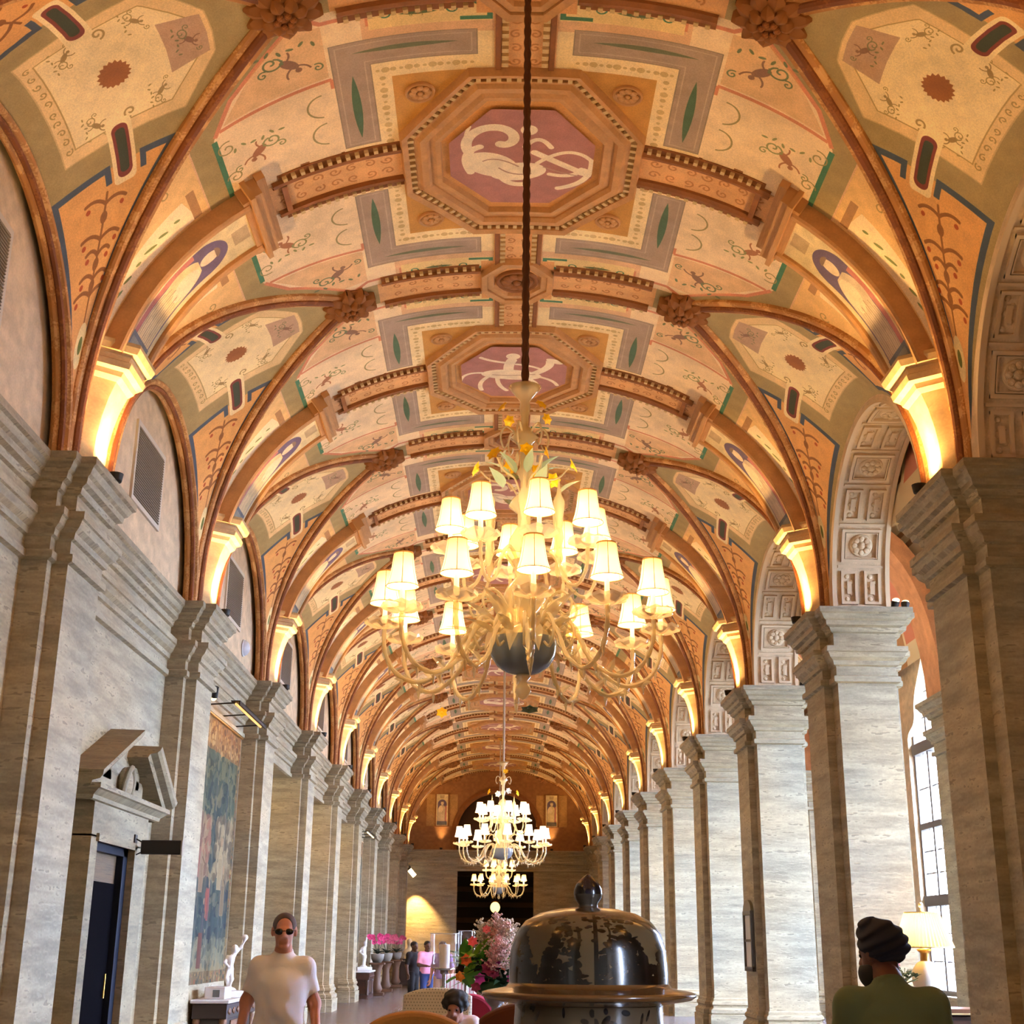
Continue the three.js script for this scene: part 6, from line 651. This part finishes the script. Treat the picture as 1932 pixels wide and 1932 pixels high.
const stand = (k, o = {}) => { const s = (a) => a.map((v) => v * k), J = { head: s([0, 1.645, 0.02]), neck: s([0, 1.5, -0.02]), chest: s([0, 1.27, -0.01]), pelvis: s([0, 0.96, 0]), sh: [s([-0.185, 1.42, -0.02]), s([0.185, 1.42, -0.02])], el: [s([-0.27, 1.14, -0.03]), s([0.27, 1.14, -0.03])], wr: [s([-0.29, 0.89, 0.05]), s([0.29, 0.89, 0.05])], hip: [s([-0.095, 0.92, 0]), s([0.095, 0.92, 0])], kn: [s([-0.11, 0.5, 0.02]), s([0.1, 0.5, 0.02])], an: [s([-0.12, 0.085, -0.03]), s([0.11, 0.085, -0.03])] }; for (const q in o) J[q] = o[q].map((v) => Array.isArray(v) ? v.map((z) => z * k) : v * k); return J; };
{ const lens = std(0x0c0a0c, 0.12), g = merge(ell2(-0.034), ell2(0.034), bar([-0.008, 0.0, 0.1], [0.008, 0.0, 0.1], 0.004, 6), bar([-0.064, 0.004, 0.09], [-0.084, 0.004, 0.0], 0.003, 6), bar([0.064, 0.004, 0.09], [0.084, 0.004, 0.0], 0.003, 6));
  function ell2(x) { return ball(0.03, x, -0.004, 0.092, 1, 0.75, 0.4, 14); }
  person('man in a white t-shirt and dark sunglasses walking towards the viewer on the left', [-1.78, 0, -10.6], 0.08, stand(1.02, { sh: [[-0.165, 1.392, -0.02], [0.165, 1.392, -0.02]],  el: [[-0.25, 1.15, -0.06], [0.245, 1.14, -0.06]], wr: [[-0.285, 0.9, 0.03], [0.28, 0.905, 0.06]], kn: [[-0.11, 0.5, 0.06], [0.1, 0.5, -0.02]], an: [[-0.12, 0.085, 0.1], [0.11, 0.085, -0.16]] }), { skin: std(0xbc7c60, 0.6), build: 1.0, belly: true, drape: true, folds: true, hair: std(0x4a3a34, 0.8), hairShape: [ell(0, 0.042, -0.018, 0.083, 0.09, 0.102)], hairLine: (x, y, z) => Math.max(-ell(0, 0.012, 0.1, 0.082, 0.1, 0.062)(x, y, z), -0.03 - y + Math.max(0, z) * 0.5), shirt: std(0xf4f6fb, 0.9), trousers: std(0x6f685c, 0.9), shoe: std(0x4a3626, 0.7), sleeve: 0.72, hem: 0.12, curl: 0.75, look: 0.06, eyes: false, thumb: [[0.2, 0, 1], [-0.2, 0, 1]], extraHead: [['sunglasses', g, lens]] });
}
{ // man with a turban, from behind
  const navy = std(0x10162c, 0.85), wrap = [ell(-0.005, 0.06, -0.02, 0.083, 0.084, 0.098), ell(0.012, 0.112, 0.025, 0.045, 0.045, 0.055), ell(0.0, 0.03, -0.035, 0.082, 0.072, 0.078), ell(0.0, 0.015, -0.02, 0.081, 0.05, 0.092)], wf = union(wrap, 0.05), ridge = (x, y, z) => 0.0045 * sin((y * 0.85 + x * 0.55) * 150 + 2 * sin(Math.atan2(z, x) * 2));
  const turban = sdfMesh((x, y, z) => Math.max(wf(x, y, z) + ridge(x, y, z), (z - 0.06) * 0.7 - (y - 0.03)), [-0.17, -0.09, -0.2], [0.17, 0.22, 0.15], 0.006), beard = sdfMesh((x, y, z) => Math.max(ell(0, -0.085, 0.04, 0.072, 0.075, 0.075)(x, y, z), y + 0.045, -hyp(x, y + 0.072, z - 0.13) + 0.03), [-0.1, -0.18, -0.06], [0.1, 0.0, 0.14], 0.006);
  person('man in a dark turban and olive t-shirt seen from behind at the right', [1.66, 0, -6.55], PI - 0.08, stand(0.985, { head: [0.02, 1.6, 0.05], neck: [0, 1.47, -0.02], chest: [0, 1.24, -0.03], sh: [[-0.185, 1.37, -0.03], [0.185, 1.37, -0.03]], el: [[-0.265, 1.11, 0.0], [0.265, 1.11, 0.0]], wr: [[-0.22, 0.98, 0.22], [0.22, 0.98, 0.22]] }), { skin: std(0x6a4030, 0.6), build: 1.02, drape: true, folds: true, shirt: std(0x68775a, 0.95), trousers: std(0x2c2c30, 0.9), sleeve: 0.8, hem: 0.12, look: 0.75, nod: 0.1, lean: 0.0, curl: 0.6, shirtCell: 0.012, extraHead: [['turban', turban, navy], ['beard', beard, M.hairDark]] });
}
{ const sit = { head: [0.0, 1.07, 0.14], neck: [0, 0.97, 0.03], chest: [0, 0.78, 0.0], pelvis: [0, 0.56, -0.02], sh: [[-0.16, 0.91, 0.02], [0.16, 0.91, 0.02]], el: [[-0.22, 0.68, 0.08], [0.22, 0.68, 0.08]], wr: [[-0.1, 0.64, 0.3], [0.1, 0.64, 0.3]], hip: [[-0.09, 0.54, 0.04], [0.09, 0.54, 0.04]], kn: [[-0.1, 0.5, 0.46], [0.1, 0.5, 0.46]], an: [[-0.1, 0.085, 0.44], [0.1, 0.085, 0.44]] };
  const curls = [ell(0, 0.034, -0.02, 0.095, 0.1, 0.106)]; for (let i = 0; i < 44; i++) { const a = i * 2.4, e = rr(-0.7, 1.35); curls.push(ell(0.09 * cos(a) * cos(e), 0.025 + 0.085 * sin(e), -0.022 + 0.098 * sin(a) * cos(e), 0.026, 0.024, 0.026)); }
  person('dark-haired woman seated in the pale dotted armchair, looking down', [-0.53, -0.0, -12.8], 0.05, sit, { skin: std(0xa87058, 0.6), build: 0.82, hair: M.hairDark, hairShape: curls, hairLine: (x, y, z) => Math.max(-ell(0, -0.03, 0.095, 0.066, 0.08, 0.07)(x, y, z), -0.1 - y), shirt: std(0xe6d8dc, 0.9), trousers: std(0x40424c, 0.9), sleeve: 0.7, hem: 0.03, look: -0.25, nod: 0.35, curl: 0.5 });
}
const far = { cell: 0.022, headCell: 0.012, handCell: 0.009, shirtCell: 0.018 };
person('man in a pink shirt and blue jeans standing in the far group', [-1.93, 0, -36.9], 0.5, stand(0.93, { el: [[-0.26, 1.14, 0.02], [0.26, 1.14, 0.02]], wr: [[-0.1, 1.12, 0.24], [0.16, 1.0, 0.24]] }), { ...far, skin: M.skinDark, build: 1.05, drape: true, hair: M.hairDark, shirt: std(0xe89cb8, 0.9), trousers: std(0x24305c, 0.9), sleeve: 0.85, hem: 0.05 });
person('person in dark clothes standing behind the man in the pink shirt', [-2.32, 0, -37.6], 0.9, stand(0.92), { ...far, skin: M.skinDark, hair: M.hairDark, shirt: std(0x1c1416, 0.9), trousers: std(0x1a1618, 0.9), sleeve: 1.2, hem: 0.1 });
person('person in a lilac top and pale trousers seen through the glass candle lantern', [-1.36, 0, -32.2], -0.4, stand(0.92), { ...far, skin: M.skin, hair: M.hairDark, shirt: std(0x9a80b0, 0.9), trousers: std(0xc8a898, 0.9), sleeve: 0.9, hem: 0.05 });

scene.traverse((o) => { if (o.isMesh) { o.castShadow = o.receiveShadow = true; for (const m of [].concat(o.material)) m.side = THREE.DoubleSide; } if (o.isLight && o.shadow) o.castShadow = true; });
renderer.render(scene, camera);
